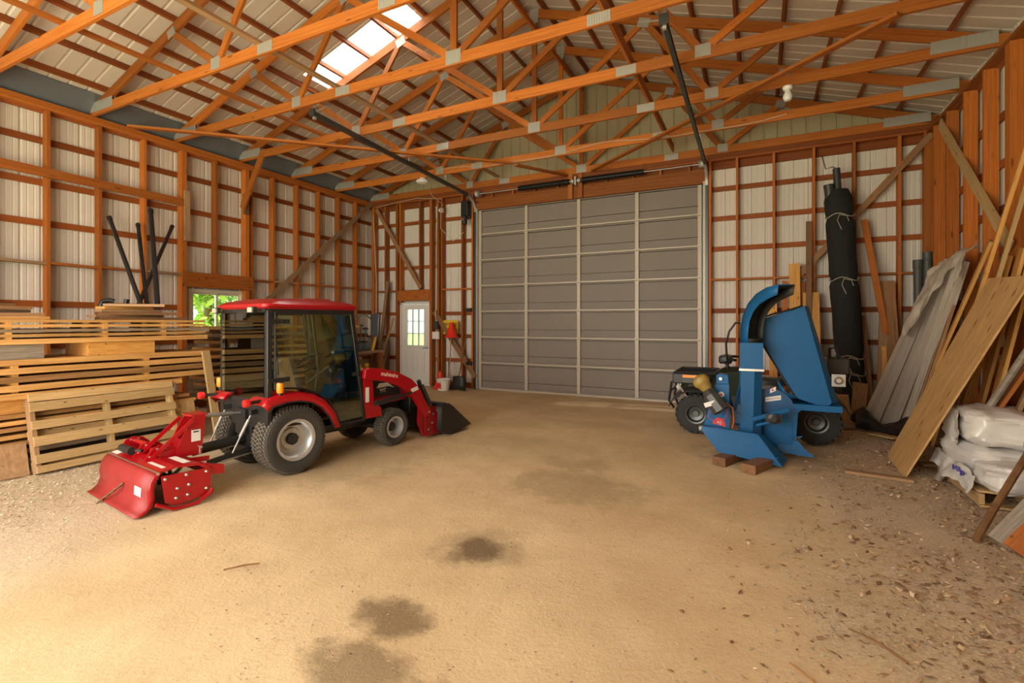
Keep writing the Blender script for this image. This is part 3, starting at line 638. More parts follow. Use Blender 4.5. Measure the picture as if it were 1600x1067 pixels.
MB().tube([(.52,.96,1.75),(.52,-.15,1.75)],.006,6).obj('roof_seam', M_DRED, rf)
for x in (-.40, .34):
    wlp = MB().box(x-.05,x+.05,-.235,-.185,1.685,1.75).obj('work_lamp', M_BLACK, tr, bevel=.012); MB().box(x-.042,x+.042,-.24,-.235,1.693,1.742).obj('lens', M_STILE, wlp, smooth=False)
for s in (-1, 1):
    mr_ = MB().prism([(-.075,-.13),(.06,-.15),(.085,.12),(.05,.15),(-.08,.13)], (s*.66,1.10,1.56), (1,0,0), (0,0,1), (0,-1,0), 0, .03).obj('mirror', M_BLACK, tr, bevel=.01)
    MB().tube([(s*.47,.92,1.66),(s*.58,1.0,1.68),(s*.64,1.09,1.60)],.009).obj('mirror_arm', M_BLACK, mr_)
# inside the cab
st = MB().loft([rr(.22,.08,.52,.66,.06), rr(.235,.06,.54,.72,.07), rr(.22,.08,.52,.78,.08)]).obj('seat', M_BLACK, tr)
sb = MB(); secs = []
for z, hx, y in ((.76,.20,.10),(.90,.22,.05),(1.08,.21,.02),(1.18,.17,.0)):
    secs.append([V((-hx,y,z)), V((-hx*.8,y+.09,z)), V((hx*.8,y+.09,z)), V((hx,y,z)), V((hx*.8,y-.04,z)), V((-hx*.8,y-.04,z))])
sb.loft(secs).obj('seat_back', simple('seat_blue_grey', (.03,.06,.09), .6), tr, bevel=.015)
dash = MB().prism([(.80,.53),(.74,.95),(.80,1.06),(.95,1.03),(1.02,.53)], (0,0,0), (0,1,0), (0,0,1), (1,0,0), -.26, .26).obj('dashboard', M_BLACK, tr, bevel=.02)
MB().cyl((.0,.80,.98),(0,.64,1.10),.022,n=10).obj('steering_column', M_BLACK, tr)
swm = MB(); ax_ = V((0,-.6,.8)).normalized(); e1_ = V((1,0,0)); e2_ = ax_.cross(e1_); cc = V((0,.63,1.11))
swm.tube([cc+e1_*.17*math.cos(a*PI/12)+e2_*.17*math.sin(a*PI/12) for a in range(25)], .014)
for a in (90, 210, 330): swm.beam(cc, cc+e1_*.165*math.cos(math.radians(a))+e2_*.165*math.sin(math.radians(a)), .03, .012)
swm.obj('steering_wheel', M_BLACK, tr)
MB().tube([(.30,.48,.55),(.31,.52,.8),(.30,.55,.98)],.012).lathe([(0,0),(.02,.01),(.026,.05),(.018,.1),(0,.11)],(.30,.55,.95),(0,.1,1),12,False).obj('joystick', M_BLACK, tr)
MB().lathe([(.0,0),(.045,.004),(.05,.02),(.04,.03),(0,.03)],(.20,.79,.90),(.2,-1,.1),18,False).obj('gauge', M_STICK, tr)
# bonnet and loader
bn = MB(); secs = []
for y, hx, zt0 in ((1.08,.27,.96),(1.3,.28,.965),(1.6,.27,.93),(1.85,.25,.86),(1.98,.21,.76)):
    secs.append([V((-hx,y,.53)), V((-hx,y,zt0-.10)), V((-hx*.86,y,zt0-.02)), V((-hx*.4,y,zt0)), V((hx*.4,y,zt0)), V((hx*.86,y,zt0-.02)), V((hx,y,zt0-.10)), V((hx,y,.53))])
bo = bn.loft(secs).obj('bonnet', M_RED, tr)
for s in (-1, 1):
    g_ = MB().prism([(1.30,.62),(1.36,.86),(1.62,.84),(1.80,.74),(1.84,.62)], (s*.262,0,0), (0,1,0), (0,0,1), (s,0,0), 0, .02).obj('side_grille', M_BLACK, bo, smooth=False)
    ey = 1 if s > 0 else -1
    text("'MT", .075, (s*.2845,1.52,.70), (0,ey,0), (0,0,1), M_STICK, bo)
    MB().prism([(1.42,.74),(1.46,.80),(1.60,.80),(1.72,.72),(1.62,.75)], (s*.283,0,0), (0,1,0), (0,0,1), (s,0,0), 0, .002).obj('side_stripe', M_STICK, bo, smooth=False)
MB().box(-.2,.2,1.98,2.0,.55,.74).obj('front_grille', M_BLACK, bo, bevel=.01)
for s in (-1, 1):
    pst = MB().prism([(1.06,1.0),(1.20,.97),(1.22,.62),(1.34,.52),(1.34,.42),(1.06,.42)], (s*.44,0,0), (0,1,0), (0,0,1), (s,0,0), -.03, .035).obj('loader_post', M_RED, tr, smooth=False, bevel=.006)
    MB().box(s*.477-.002,s*.477+.002,1.09,1.14,.62,.80).obj('sticker', M_STICK, pst, smooth=False)
    am = MB().prism([(1.03,.92),(1.05,1.02),(1.10,1.04),(1.28,1.02),(1.55,.955),(1.80,.84),(1.95,.71),(2.03,.56),(2.19,.34),(2.09,.26),(1.97,.42),(1.86,.56),(1.76,.67),(1.6,.76),(1.4,.84),(1.2,.88)], (s*.50,0,0), (0,1,0), (0,0,1), (s,0,0), -.03, .03).obj('loader_arm', M_RED, tr, smooth=False, bevel=.006)
    if s > 0: text('mahindra', .075, (s*.5315,1.42,.93), (0,1,-.2), (0,.2,1), simple('cream_lettering', (.8,.65,.5), .4), am)
    MB().prism([(1.80,.66),(1.92,.69),(1.90,.74),(1.78,.71)], (s*.531,0,0), (0,1,0), (0,0,1), (s,0,0), 0, .002).obj('sticker', M_STICK, am, smooth=False)
    pl_ = MB().prism([(1.98,.44),(2.12,.40),(2.37,.43),(2.36,.03),(2.06,.03),(1.97,.22)], (s*.50,0,0), (0,1,0), (0,0,1), (s,0,0), -.05, .0).prism([(2.06,.30),(2.36,.34),(2.36,.03),(2.06,.03)], (s*.50,0,0), (0,1,0), (0,0,1), (s,0,0), 0, .03).obj('quick_attach_plate', M_DRED, tr, smooth=False)
    m = MB()
    for y, z in ((2.12,.36),(2.1,.12),(2.18,.2),(2.2,.32),(2.3,.1)): m.cyl((s*.53,y,z),(s*.545,y,z),.013,n=8)
    m.obj('pins', M_STEEL, pl_)
    m = MB().cyl((s*.50+s*.045,1.18,.60),(s*.50+s*.045,1.56,.64),.032,n=14).cyl((s*.545,1.56,.64),(s*.545,1.78,.665),.016,n=10); m.obj('lift_cylinder', M_BLACK, tr)
    m = MB().cyl((s*.47,1.98,.80),(s*.47,2.12,.50),.028,n=12).cyl((s*.47,2.12,.50),(s*.47,2.20,.34),.014,n=8).cyl((s*.53,1.99,.74),(s*.53,2.16,.44),.022,n=12); m.obj('tilt_cylinder', M_BLACK, tr)
MB().cyl((-.5,1.98,.60),(.5,1.98,.60),.045,n=16).obj('loader_cross_tube', M_RED, tr)
MB().box(-.30,.30,1.98,2.04,.30,.56).box(-.3,-.24,1.7,2.0,.3,.36).box(.24,.30,1.7,2.0,.3,.36).obj('front_guard', M_BLACK, tr, bevel=.01)
bk = MB()
inn = [(2.31,.44),(2.30,.30),(2.28,.10),(2.34,.04),(2.46,.015),(2.88,.075)]
secs = [[V((x, y, z)) for y, z in inn] for x in (-.62, .62)]
bk.strip(secs); b2 = bk.obj('bucket', M_BLACK, tr, solid=.012)
for s in (-1, 1): MB().prism([(2.29,.45),(2.42,.445),(2.50,.40),(2.90,.085),(2.86,.06),(2.46,.0),(2.33,.025),(2.265,.09)], (s*.62,0,0), (0,1,0), (0,0,1), (s,0,0), -.006, .008).obj('bucket_side', M_BLACK, b2, smooth=False)
MB().beam((-.62,2.33,.445),(.62,2.33,.445),.09,.03).obj('bucket_lip', M_BLACK, b2); MB().beam((-.63,2.86,.072),(.63,2.86,.072),.10,.014).obj('cutting_edge', M_TRACK, b2)
# rear three point linkage
for s in (-1, 1):
    MB().beam((s*.20,-.02,.30),(s*.27,-.60,.25),.025,.05).obj('lower_link', M_BLACK, tr)
    lr = MB().cyl((s*.27,-.18,.66),(s*.25,-.36,.29),.008,n=10).cyl((s*.268,-.21,.60),(s*.258,-.29,.44),.015,n=10).obj('lift_rod', M_GALV, tr)
    MB().beam((s*.24,-.02,.68),(s*.28,-.20,.67),.03,.05).obj('lift_arm', M_BLACK, tr)
    MB().cyl((s*.20,-.1,.25),(s*.29,-.48,.24),.009,n=8).obj('check_chain', M_STEEL, tr)
MB().cyl((0,-.10,.63),(.03,-.62,.675),.014,n=10).cyl((.008,-.24,.642),(.02,-.48,.663),.022,n=10).obj('top_link', M_STEEL, tr)
MB().cyl((0,-.13,.36),(0,-.62,.33),.05,n=16).obj('pto_guard', M_BLACK, tr)
MB().box(-.10,.10,-.16,-.10,.42,.68).obj('top_link_bracket', M_BLACK, tr)
# ================================================================ rotary tiller behind the tractor
tl_ = thing('rotary_tiller', 'red rotary tiller with a curved rear flap behind the tractor', 'tiller', TO, TR)
dk = MB().loft([[V((x,y,z)) for y, z in ((-.70,.255),(-.69,.29),(-.80,.35),(-.98,.365),(-1.12,.335),(-1.12,.32),(-.98,.345),(-.8,.325))] for x in (-.56,.56)]).obj('deck', M_RED, tl_, smooth=False)
fl_ = [(-1.115,.335),(-1.145,.31),(-1.175,.26),(-1.185,.19),(-1.18,.12),(-1.20,.06),(-1.245,.02),(-1.28,.008)]
M_DUST = simple('dusty_red_paint', (.29,.018,.018), .5, var=.25, bscale=5)
f1 = MB().strip([[V((x,y,z)) for y, z in fl_] for x in (-.56,-.28,0,.28,.56)]).obj('rear_flap', M_DUST, tl_, solid=.008)
for s in (-1, 1): MB().strip([[V((s*.56,y,z)), V((s*.56,y+.05,z))] for y, z in fl_]).obj('flap_rib', M_RED, f1, solid=.006)
MB().cyl((-.57,-1.112,.328),(.57,-1.112,.328),.012,n=10).obj('hinge_rod', M_STEEL, tl_)
MB().prism([(.30,0),(.44,0),(.44,.075),(.30,.075)], (0,-1.187,.13), (1,0,0), (0,.05,1), (0,-1,.05), .004, .006).obj('flap_sticker', M_STICK, f1, smooth=False)
ch = MB()
for i in range(9):
    p = V((.05-.026*i, -1.205-.012*i, .165-.020*i)); ax1 = V((1,0,.4)) if i % 2 else V((0,1,.4))
    ch.tube([p+ax1.normalized()*.017*math.cos(a*PI/4)+V((-.5,-.2,-.6)).normalized()*.026*math.sin(a*PI/4) for a in range(9)], .0055, 5)
ch.obj('chain', simple('rusty_chain', (.22,.13,.07), .6, .5), f1)
for s in (-1, 1):
    sp_ = MB().prism([(-1.09,.30),(-.70,.285),(-.70,.12),(-.74,.05),(-.98,.025),(-1.06,.07)], (s*.555,0,0), (0,1,0), (0,0,1), (s,0,0), 0, .012).obj('side_plate', M_RED, tl_, smooth=False)
    m = MB()
    for y, z in ((-1.06,.27),(-.90,.27),(-.74,.26),(-.97,.17),(-.88,.18),(-.98,.09),(-.89,.095),(-.74,.11)): m.lathe([(.014,0),(.014,.008),(.008,.014),(0,.014)], (s*.567,y,z), (s,0,0), 10, False)
    m.obj('bolts', M_STEEL, sp_)
    MB().tube([(s*.60,-1.14,.085),(s*.60,-1.01,.012),(s*.60,-.83,.010),(s*.60,-.71,.075),(s*.585,-.70,.10)], .016, 8).obj('skid', M_RED, tl_)
MB().box(-.56,.56,-.72,-.69,.22,.30).obj('front_rail', M_RED, tl_, smooth=False)
MB().prism([(-.72,.22),(-.58,.20),(-.58,.28),(-.72,.32)], (.50,0,0), (0,1,0), (0,0,1), (1,0,0), 0, .05).obj('hitch_lug', M_RED, tl_, smooth=False)
rt = MB().cyl((-.54,-.90,.17),(.54,-.90,.17),.035,n=12)
for i in range(18):
    x = -.5+i*.0588; a = i*1.1; p = V((x,-.90,.17)); e = V((0,math.cos(a),math.sin(a))); e2 = V((0,-math.sin(a),math.cos(a)))
    rt.beam(p, p+e*.12, .03, .008, up=(1,0,0)); rt.beam(p+e*.12, p+e*.13+e2*.03+V((.05*(-1)**i,0,0)), .03, .008)
rt.obj('tine_rotor', M_TRACK, tl_, smooth=False)
for x in (-.02, .17):
    MB().prism([(-.61,.33),(-.575,.70),(-.66,.71),(-.70,.66),(-.82,.42),(-.82,.34)], (x,0,0), (0,1,0), (0,0,1), (1,0,0), -.006, .006).obj('mast_plate', M_RED, tl_, smooth=False)
MB().prism([(-.03,-.56),(.18,-.56),(.18,-.70),(.10,-.72),(-.03,-.70)], (0,0,.70), (1,0,0), (0,1,0), (0,0,1), 0, .012).obj('mast_cap', M_RED, tl_, smooth=False)
for x in (-.06, .21): MB().beam((x,-.70,.67),(x-.06,-1.02,.36),.035,.012,up=(1,0,0)).obj('mast_strut', M_RED, tl_)
MB().box(-.02,.17,-.78,-.77,.34,.50).obj('mast_gusset', M_DRED, tl_, smooth=False)
msk = MB().box(.177,.179,-.70,-.62,.46,.585).obj('mast_sticker', M_STICK, tl_, smooth=False); MB().box(.179,.180,-.70,-.62,.57,.585).obj('sticker_header', M_DRED, msk, smooth=False); MB().box(.179,.1798,-.685,-.635,.545,.557).obj('sticker_print', M_BLACK, msk, smooth=False)
for x in (-.50,-.13,.12):
    rp_ = MB().prism([(-1.06,.35),(-.80,.35),(-.80,.40),(-.86,.455),(-.94,.47),(-1.0,.45)], (x,0,0), (0,1,0), (0,0,1), (1,0,0), -.006, .006).obj('support_plate', M_RED, tl_, smooth=False)
    m = MB()
    for y, z in ((-.96,.44),(-.90,.44),(-1.02,.38),(-.86,.39)): m.lathe([(.011,0),(.011,.008),(0,.012)], (x+.006,y,z), (1,0,0), 8, False)
    m.obj('bolts', M_STEEL, rp_)
MB().cyl((-.52,-.93,.43),(-.12,-.93,.43),.022,n=12).obj('cross_tube', M_RED, tl_)
MB().cyl((-.40,-1.06,.40),(-.16,-1.06,.40),.036,n=14).cyl((-.42,-1.06,.40),(-.40,-1.06,.40),.028,n=14).cyl((-.16,-1.03,.40),(-.10,-1.0,.40),.016,n=8).obj('manual_holder', M_BLACK, tl_)
MB().box(-.10,.14,-.95,-.70,.34,.42).obj('gearbox', M_RED, tl_, bevel=.02)
def decal(x0, x1, ya, za, yb, zb, nm='deck_sticker'):
    a, b = V((0,ya,za)), V((0,yb,zb)); d = b-a; n = V((0,-d.z,d.y)).normalized()*(1 if d.y > 0 else -1)
    return MB().prism([(x0,0),(x1,0),(x1,1),(x0,1)], a, (1,0,0), d, n, .001, .0025).obj(nm, M_STICK, tl_, smooth=False)
decal(.20,.50,-1.06,.351,-.84,.358); decal(-.54,-.40,-1.10,.343,-1.0,.363)
MB().prism([(-.78,.30),(-.62,.285),(-.60,.30),(-.60,.33),(-.78,.345)], (.30,0,0), (0,1,0), (0,0,1), (1,0,0), 0, .012).obj('hitch_lug', M_RED, tl_, smooth=False)
MB().cyl((.26,-.66,.35),(.26,-.66,.42),.008,n=8).cyl((.22,-.66,.42),(.30,-.66,.42),.007,n=8).obj('linch_pin', M_STEEL, tl_)
# ================================================================ blue wood chipper (world-aligned local frame)
CX, CY = 0.0, 6.4
cp = thing('wood_chipper', 'blue wood chipper with a curved discharge chute and raised hopper', 'wood chipper', (CX,CY,0))
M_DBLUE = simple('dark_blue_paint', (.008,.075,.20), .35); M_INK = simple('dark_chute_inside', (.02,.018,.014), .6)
M_REDST = simple('red_sticker', (.70,.03,.03), .4); M_SAND = simple('dirty_yellow_guard', (.34,.23,.06), .5, var=.2, bscale=20); M_DGREY = simple('dark_grey_plastic', (.045,.045,.042), .4)
# front skid tray
tray = MB().prism([(-.58,.375),(-.60,.34),(-.405,.10),(.235,.012),(.0,.335)], (0,-.28,0), (1,0,0), (0,.10,1), (0,1,-.1), -.006, .006).obj('front_tray', M_BLUE, cp, smooth=False)
MB().strip([[V((.0,-.245,.335)), V((.235,-.278,.012))], [V((.02,-.10,.33)), V((.30,.02,.03))]]).obj('tray_side', M_BLUE, tray, solid=.012, smooth=False)
MB().beam((-.58,-.24,.378),(.0,-.245,.338),.05,.012).obj('tray_lip', M_BLUE, tray)
MB().box(-.42,.20,-.26,.25,.095,.11).obj('base_plate', M_DBLUE, cp, smooth=False)
MB().cyl((-.62,-.22,.345),(-.56,-.22,.345),.03,n=12).obj('pivot_pin', M_GALV, cp)
# mast at the left
ms = MB().prism([(-.575,.37),(-.445,.86),(-.30,.87),(-.295,.34)], (0,-.13,0), (1,0,0), (0,0,1), (0,1,0), -.006, .006).obj('mast_plate', M_BLUE, cp, smooth=False)
MB().prism([(-.445,.86),(-.44,.97),(-.40,.985),(-.31,.975),(-.30,.87)], (0,-.13,0), (1,0,0), (0,0,1), (0,1,0), -.004, .14).obj('mast_head', M_BLUE, cp, smooth=False, bevel=.008)
MB().cyl((-.39,-.16,.93),(-.39,-.13,.93),.018,n=12).obj('mast_bolt', M_STEEL, ms)
MB().beam((-.37,-.02,.86),(-.22,.10,.36),.05,.04).beam((-.25,-.05,.55),(-.18,.06,.90),.02,.02).obj('mast_brace', M_DBLUE, cp)
MB().cyl((-.385,-.137,.745),(-.385,-.1365,.745),.034,n=20).obj('round_sticker', M_STICK, ms); MB().cyl((-.385,-.1385,.745),(-.385,-.137,.745),.012,n=12).obj('sticker_dot', M_REDST, ms)
MB().prism([(-.43,.63),(-.325,.605),(-.32,.655),(-.40,.665)], (0,-.138,0), (1,0,0), (0,0,1), (0,1,0), -.001, .001).obj('mast_label', M_STICK, ms, smooth=False)
rs = MB().prism([(-.485,.40),(-.335,.37),(-.345,.43),(-.37,.465),(-.44,.47)], (0,-.139,0), (1,0,0), (0,0,1), (0,1,0), -.0015, .001).obj('warning_sticker', M_REDST, ms, smooth=False)
text('60', .055, (-.405,-.142,.412), (1,0,-.08), (0,0,1), M_STICK, rs)
MB().box(-.26,-.18,.0,.12,.40,.62).cyl((-.215,-.02,.50),(-.215,.0,.50),.03,n=14).obj('side_housing', M_DBLUE, cp, smooth=False)
# discharge column, eight sided and tapered, with a square neck
def octa(x0, x1, y0, y1, z, ch): return [V((x0,y0+ch*.3,z)),V((x0+ch*.2,y0,z)),V((x1-ch,y0,z)),V((x1,y0+ch*1.1,z)),V((x1,y1,z)),V((x0,y1,z))]
MB().loft([octa(-.205,.035,.0,.26,.27,.09), octa(-.195,.045,.02,.26,1.02,.08)]).obj('discharge_column', M_BLUE, cp, smooth=False)
MB().box(-.20,.065,.005,.27,1.02,1.045).obj('column_flange', M_STEEL, cp, smooth=False)
MB().box(-.19,.055,.015,.26,1.045,1.35).obj('chute_neck', M_BLUE, cp, smooth=False)
# chute: curved channel turned towards the viewer's right
ang = math.radians(-55); dd = V((math.cos(ang), math.sin(ang), 0)); ll = V((-math.sin(ang), math.cos(ang), 0)); co_ = V((-.068,.137,1.35))
outer = [(-.085,0),(-.07,.16),(-.03,.32),(.07,.46),(.22,.565),(.40,.625),(.60,.645)]; inner = [(.07,0),(.075,.13),(.10,.26),(.18,.37),(.29,.45),(.43,.50),(.58,.54)]
P3 = lambda a, z, l_: co_+dd*a+V((0,0,z))+ll*l_
ch1 = MB().strip([[P3(a,z,-.095), P3(a,z,.095)] for a, z in outer]).obj('chute_back', M_BLUE, cp, solid=.008)
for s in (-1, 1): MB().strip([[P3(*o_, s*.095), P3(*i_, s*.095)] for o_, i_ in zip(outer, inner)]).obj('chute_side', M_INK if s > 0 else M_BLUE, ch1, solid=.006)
MB().strip([[P3(a+.012,z-.01,-.09), P3(a+.012,z-.01,.09)] for a, z in outer]).obj('chute_inner_face', M_INK, ch1)  # near-black sheet lying just inside the chute back
MB().strip([[P3(.07,.0,-.09), P3(.07,.0,.09)],[P3(.072,.05,-.09), P3(.072,.05,.09)]]).obj('chute_front_lip', M_INK, ch1, solid=.006)
MB().tube([(-.19,.1,1.58),(-.24,.08,1.585),(-.31,.08,1.48),(-.345,.1,1.33),(-.34,.2,1.15),(-.33,.4,1.0)],.012).obj('control_cable', M_BLACK, cp)
MB().tube([P3(.34,.63,.1),(.17,.25,1.75)],.004).obj('chute_cord', M_CABLE, cp)
# rotor housing
rh = MB().lathe([(.0,0),(.26,0),(.26,.34),(0,.34)], (.13,.26,.54), (0,1,0), 32, False).obj('rotor_housing', M_DBLUE, cp)
MB().box(.0,.36,.25,.58,.12,.50).obj('rotor_base', M_BLUE, cp, smooth=False)
def plq(x0, z0, x1, z1, mat, nm, par, y): return MB().prism([(x0,z0),(x1,z0+.035),(x1,z1+.035),(x0,z1)], (0,y,0), (1,0,0), (0,0,1), (0,1,0), -.002, 0).obj(nm, mat, par, smooth=False)
lb = plq(.08,.635,.245,.69,M_STICK,'name_plate',rh,.258); text('WALLENSTEIN', .023, (.1625,.2545,.68), (1,0,.21), (-.21,0,1), simple('maroon_print', (.25,.03,.03), .5), lb)
lb = plq(.13,.74,.19,.79,M_STICK,'small_label',rh,.258); MB().cyl((.16,.2545,.782),(.16,.2555,.782),.012,n=12).obj('label_dot', M_REDST, lb)
fr_ = MB().beam((-.06,-.02,.46),(.32,.02,.60),.045,.05).beam((-.02,-.05,.40),(.24,-.04,.49),.03,.03).obj('feed_bar', M_BLUE, cp, bevel=.008)
MB().lathe([(.0,0),(.055,0),(.06,.05),(.03,.06),(0,.06)], (.16,-.06,.50), (0,-1,0), 16, False).box(.08,.24,-.08,-.02,.455,.545).obj('feed_hub', M_BLACK, fr_, smooth=False)
# hopper folded up
def sec(y, e): return [V((.04,y,1.36-e)),V((.04,y,1.63)),V((.49+e,y,1.785)),V((.76+e*1.6,y,.66)),V((.70+e*2.0,y,.60)),V((.40,y,.70-e*.5))]
ho = MB().loft([sec(.32,0), sec(.46,.05), sec(.95,.06)]).obj('hopper', M_BLUE, cp, smooth=False)
MB().tube([(.03,.31,1.64),(.16,.31,1.69),(.36,.305,1.745),(.47,.31,1.787)],.012,6).obj('hopper_edge_trim', M_BLACK, ho)
MB().tube([(.03,.31,1.37),(.20,.31,1.05),(.39,.31,.71)],.010,6).obj('hopper_edge_trim', M_BLACK, ho)
MB().strip([[V((.20,.31,.92)),V((.23,.31,.80))],[V((.30,.30,.76)),V((.30,.30,.70))],[V((.40,.31,.72)),V((.42,.31,.69))]]).obj('hopper_gusset', M_BLUE, ho, solid=.01)
MB().box(.38,.86,.28,.90,.60,.63).box(.38,.86,.275,.285,.56,.63).obj('hopper_shelf', M_BLUE, cp, smooth=False)
MB().prism([(.30,.62),(.40,.63),(.47,.60),(.45,.56),(.42,.53),(.40,.20),(.44,.12),(.18,.10),(.20,.30)], (0,.27,0), (1,0,0), (0,0,1), (0,1,0), -.006, .03).obj('rear_frame', M_BLUE, cp, smooth=False)
MB().prism([(.22,.16),(.42,.20),(.50,.10),(.58,.05),(.56,.03),(.20,.06)], (0,.22,0), (1,0,0), (0,.25,1), (0,1,-.25), -.006, .006).obj('rear_skid', M_BLUE, cp, smooth=False)
MB().beam((.36,.22,.24),(.46,.20,.27),.03,.012).obj('skid_tab', M_BLUE, cp)
bb = MB().box(.765,.90,.36,.38,.85,.99).obj('bearing_plate', M_GALV, cp, smooth=False); MB().lathe([(.045,0),(.045,.02),(.025,.04),(0,.04)], (.83,.36,.92), (0,-1,0), 20, False).obj('bearing', M_STEEL, bb)
# drive shaft hanging at the left
pt = MB().lathe([(.035,0),(.085,.03),(.10,.08),(.09,.11),(.075,.13),(.07,.16),(.055,.19),(.04,.25)], (-.64,-.24,.96), (.55,-.05,-.72), 20, True).obj('drive_shaft', M_SAND, cp)
A_, B_ = V((-.53,-.27,.80)), V((-.37,-.33,.585)); axd = (B_-A_).normalized(); e1 = axd.orthogonal().normalized(); e2 = axd.cross(e1)
def sq(c, r, n=8): return [c+e1*r*math.cos(2*PI*(k+.5)/n)+e2*r*math.sin(2*PI*(k+.5)/n) for k in range(n)]
sg = MB().strip([sq(A_,.055), sq(A_.lerp(B_,.25),.085), sq(B_,.10), sq(B_,.088), sq(A_.lerp(B_,.5),.08)], closed=True).obj('shaft_guard', M_DGREY, pt, smooth=False)
MB().lathe([(.0,0),(.08,0)], A_.lerp(B_,.45), axd, 12, False).obj('guard_inside', M_INK, sg)
MB().prism([(-.07,-.03),(.07,-.03),(.07,.03),(-.07,.03)], A_.lerp(B_,.5)+V((-.04,-.085,-.03)), (.8,.0,.3), (.3,0,-.8), (0,-1,0), 0, .003).obj('guard_label', M_STICK, sg, smooth=False)
MB().tube([(-.46,-.29,.62),(-.52,-.30,.50),(-.40,-.31,.43),(-.33,-.30,.50),(-.31,-.25,.60)],.005).obj('red_cord', simple('magenta_cord', (.35,.05,.16), .5), cp)
MB().tube([(-.33,-.2,.66),(-.26,-.16,.60),(-.25,-.14,.45),(-.27,-.12,.36)],.008).obj('orange_cord', simple('orange_cord', (.55,.14,.04), .5), cp)
for s_, (x, y, lab) in enumerate(((-.33,6.07,'rough timber block under the left of the blue chipper tray'), (-.03,5.90,'rough timber block under the right of the blue chipper tray'))):
    o = board('support_block', (x-.06,y-.14,.045), (x+.10,y+.22,.045), .15, .09, W_OLD); tag(o, lab, 'block', 'blocks under the chipper')
# ================================================================ quad bike behind the chipper (front end to the left)
at = thing('quad_bike', 'black and dark green quad bike parked behind the blue chipper', 'quad bike', (0,7.98,0))
M_GREEN = simple('dark_green_body', (.022,.028,.016), .4); M_KNOB = simple('knobbly_tyre', (.03,.029,.027), .8, bump=.2)
def awheel(x, y, R, wd):
    s = 1 if y > 0 else -1; c = V((x,y,R)); w2 = wd/2; ax = V((0,s,0))
    t = MB().lathe([(.13,-w2+.02),(R*.75,-w2),(R*.93,-w2+.02),(R-.02,-w2+.05),(R-.015,0),(R-.02,w2-.05),(R*.93,w2-.02),(R*.75,w2),(.13,w2-.02)], c, ax, 36, False).obj('wheel', M_KNOB, at)
    m = MB()
    for i in range(22):
        for r in (-1, 0, 1):
            a = 2*PI*(i+.5*(r % 2))/22; er = V((math.cos(a),0,math.sin(a))); et = V((-math.sin(a),0,math.cos(a))); m.obox(c+ax*(r*w2*.62)+er*(R-.012), et*.022, ax*wd*.15, er*.016)
    m.obj('tread_lugs', M_KNOB, t, smooth=False)
    MB().lathe([(.135,w2-.03),(.14,w2-.015),(.12,w2-.02),(.10,w2-.07),(.05,w2-.08),(.04,w2-.05),(0,w2-.05)], c, ax, 24, False).obj('rim', M_TRACK, t)
for x, R, wd in ((-.80,.275,.20),(.68,.29,.26)):
    for s in (-1, 1): awheel(x, s*.40, R, wd)
MB().box(-.55,.55,-.16,.16,.28,.55).cyl((-.80,-.4,.28),(-.80,.4,.28),.04,n=10).cyl((.68,-.4,.29),(.68,.4,.29),.05,n=10).obj('chassis', M_BLACK, at, bevel=.02)
fb = MB(); secs = []
for x, hy, z0, z1 in ((-1.04,.20,.52,.68),(-.92,.30,.50,.76),(-.65,.28,.50,.80),(-.45,.20,.52,.92),(-.25,.17,.52,.94),(-.05,.14,.50,.80)):
    secs.append([V((x,-hy,z0)),V((x,-hy,z1-.06)),V((x,-hy*.6,z1)),V((x,hy*.6,z1)),V((x,hy,z1-.06)),V((x,hy,z0))])
fb.loft(secs).obj('front_body', M_GREEN, at)
for x, R in ((-.80,.275),(.68,.29)):
    for s in (-1, 1):
        secs = []
        for k in range(9):
            a = math.radians(15+150*k/8); secs.append([V((x+(R+.10)*math.cos(a), s*.26, R+.02+(R+.09)*math.sin(a))), V((x+(R+.10)*math.cos(a), s*.54, R+.0+(R+.06)*math.sin(a)))])
        MB().strip(secs).obj('fender', M_BLACK if x < 0 else M_GREEN, at, solid=.012)
def rack(x0, x1, z, nm):
    m = MB(); hy = .44
    m.tube([(x0,-hy,z),(x1,-hy,z),(x1,hy,z),(x0,hy,z),(x0,-hy,z)],.014,6)
    for k in range(1, 5): m.tube([(x0,-hy+2*hy*k/5,z),(x1,-hy+2*hy*k/5,z)],.010,6)
    for x in (x0+.05,x1-.05):
        for y in (-.2,.2): m.tube([(x,y,z),(x,y*.8,z-.16)],.011,6)
    m.obj(nm, M_BLACK, at)
rack(-1.10,-.55,.86,'front_rack'); rack(.42,1.02,.90,'rear_rack')
box_ = MB().box(-1.12,-.62,-.47,-.43,.70,.85).obj('rack_guard', M_BLACK, at, bevel=.015); MB().box(-.98,-.76,-.476,-.470,.79,.83).obj('reflector', M_ORANGE, box_, smooth=False)
MB().box(-.98,-.72,-.476,-.470,.72,.775).obj('grey_panel', M_DGREY, box_, smooth=False)
MB().tube([(-1.16,-.28,.70),(-1.20,-.28,.42),(-1.14,-.2,.30)],.018).tube([(-1.16,.28,.70),(-1.20,.28,.42),(-1.14,.2,.30)],.018).tube([(-1.19,-.28,.55),(-1.19,.28,.55)],.016).tube([(-1.15,-.28,.70),(-1.15,.28,.70)],.016).obj('bumper', M_BLACK, at)
MB().lathe([(0,0),(.05,.005),(.055,.03),(0,.06)], (-1.05,-.2,.62), (-1,-.2,0), 16, False).lathe([(0,0),(.05,.005),(.055,.03),(0,.06)], (-1.05,.2,.62), (-1,.2,0), 16, False).obj('headlamps', M_STICK, at)
MB().beam((-1.02,-.47,.66),(-.92,-.45,.50),.03,.02).obj('shock_cover', M_STEEL, at)
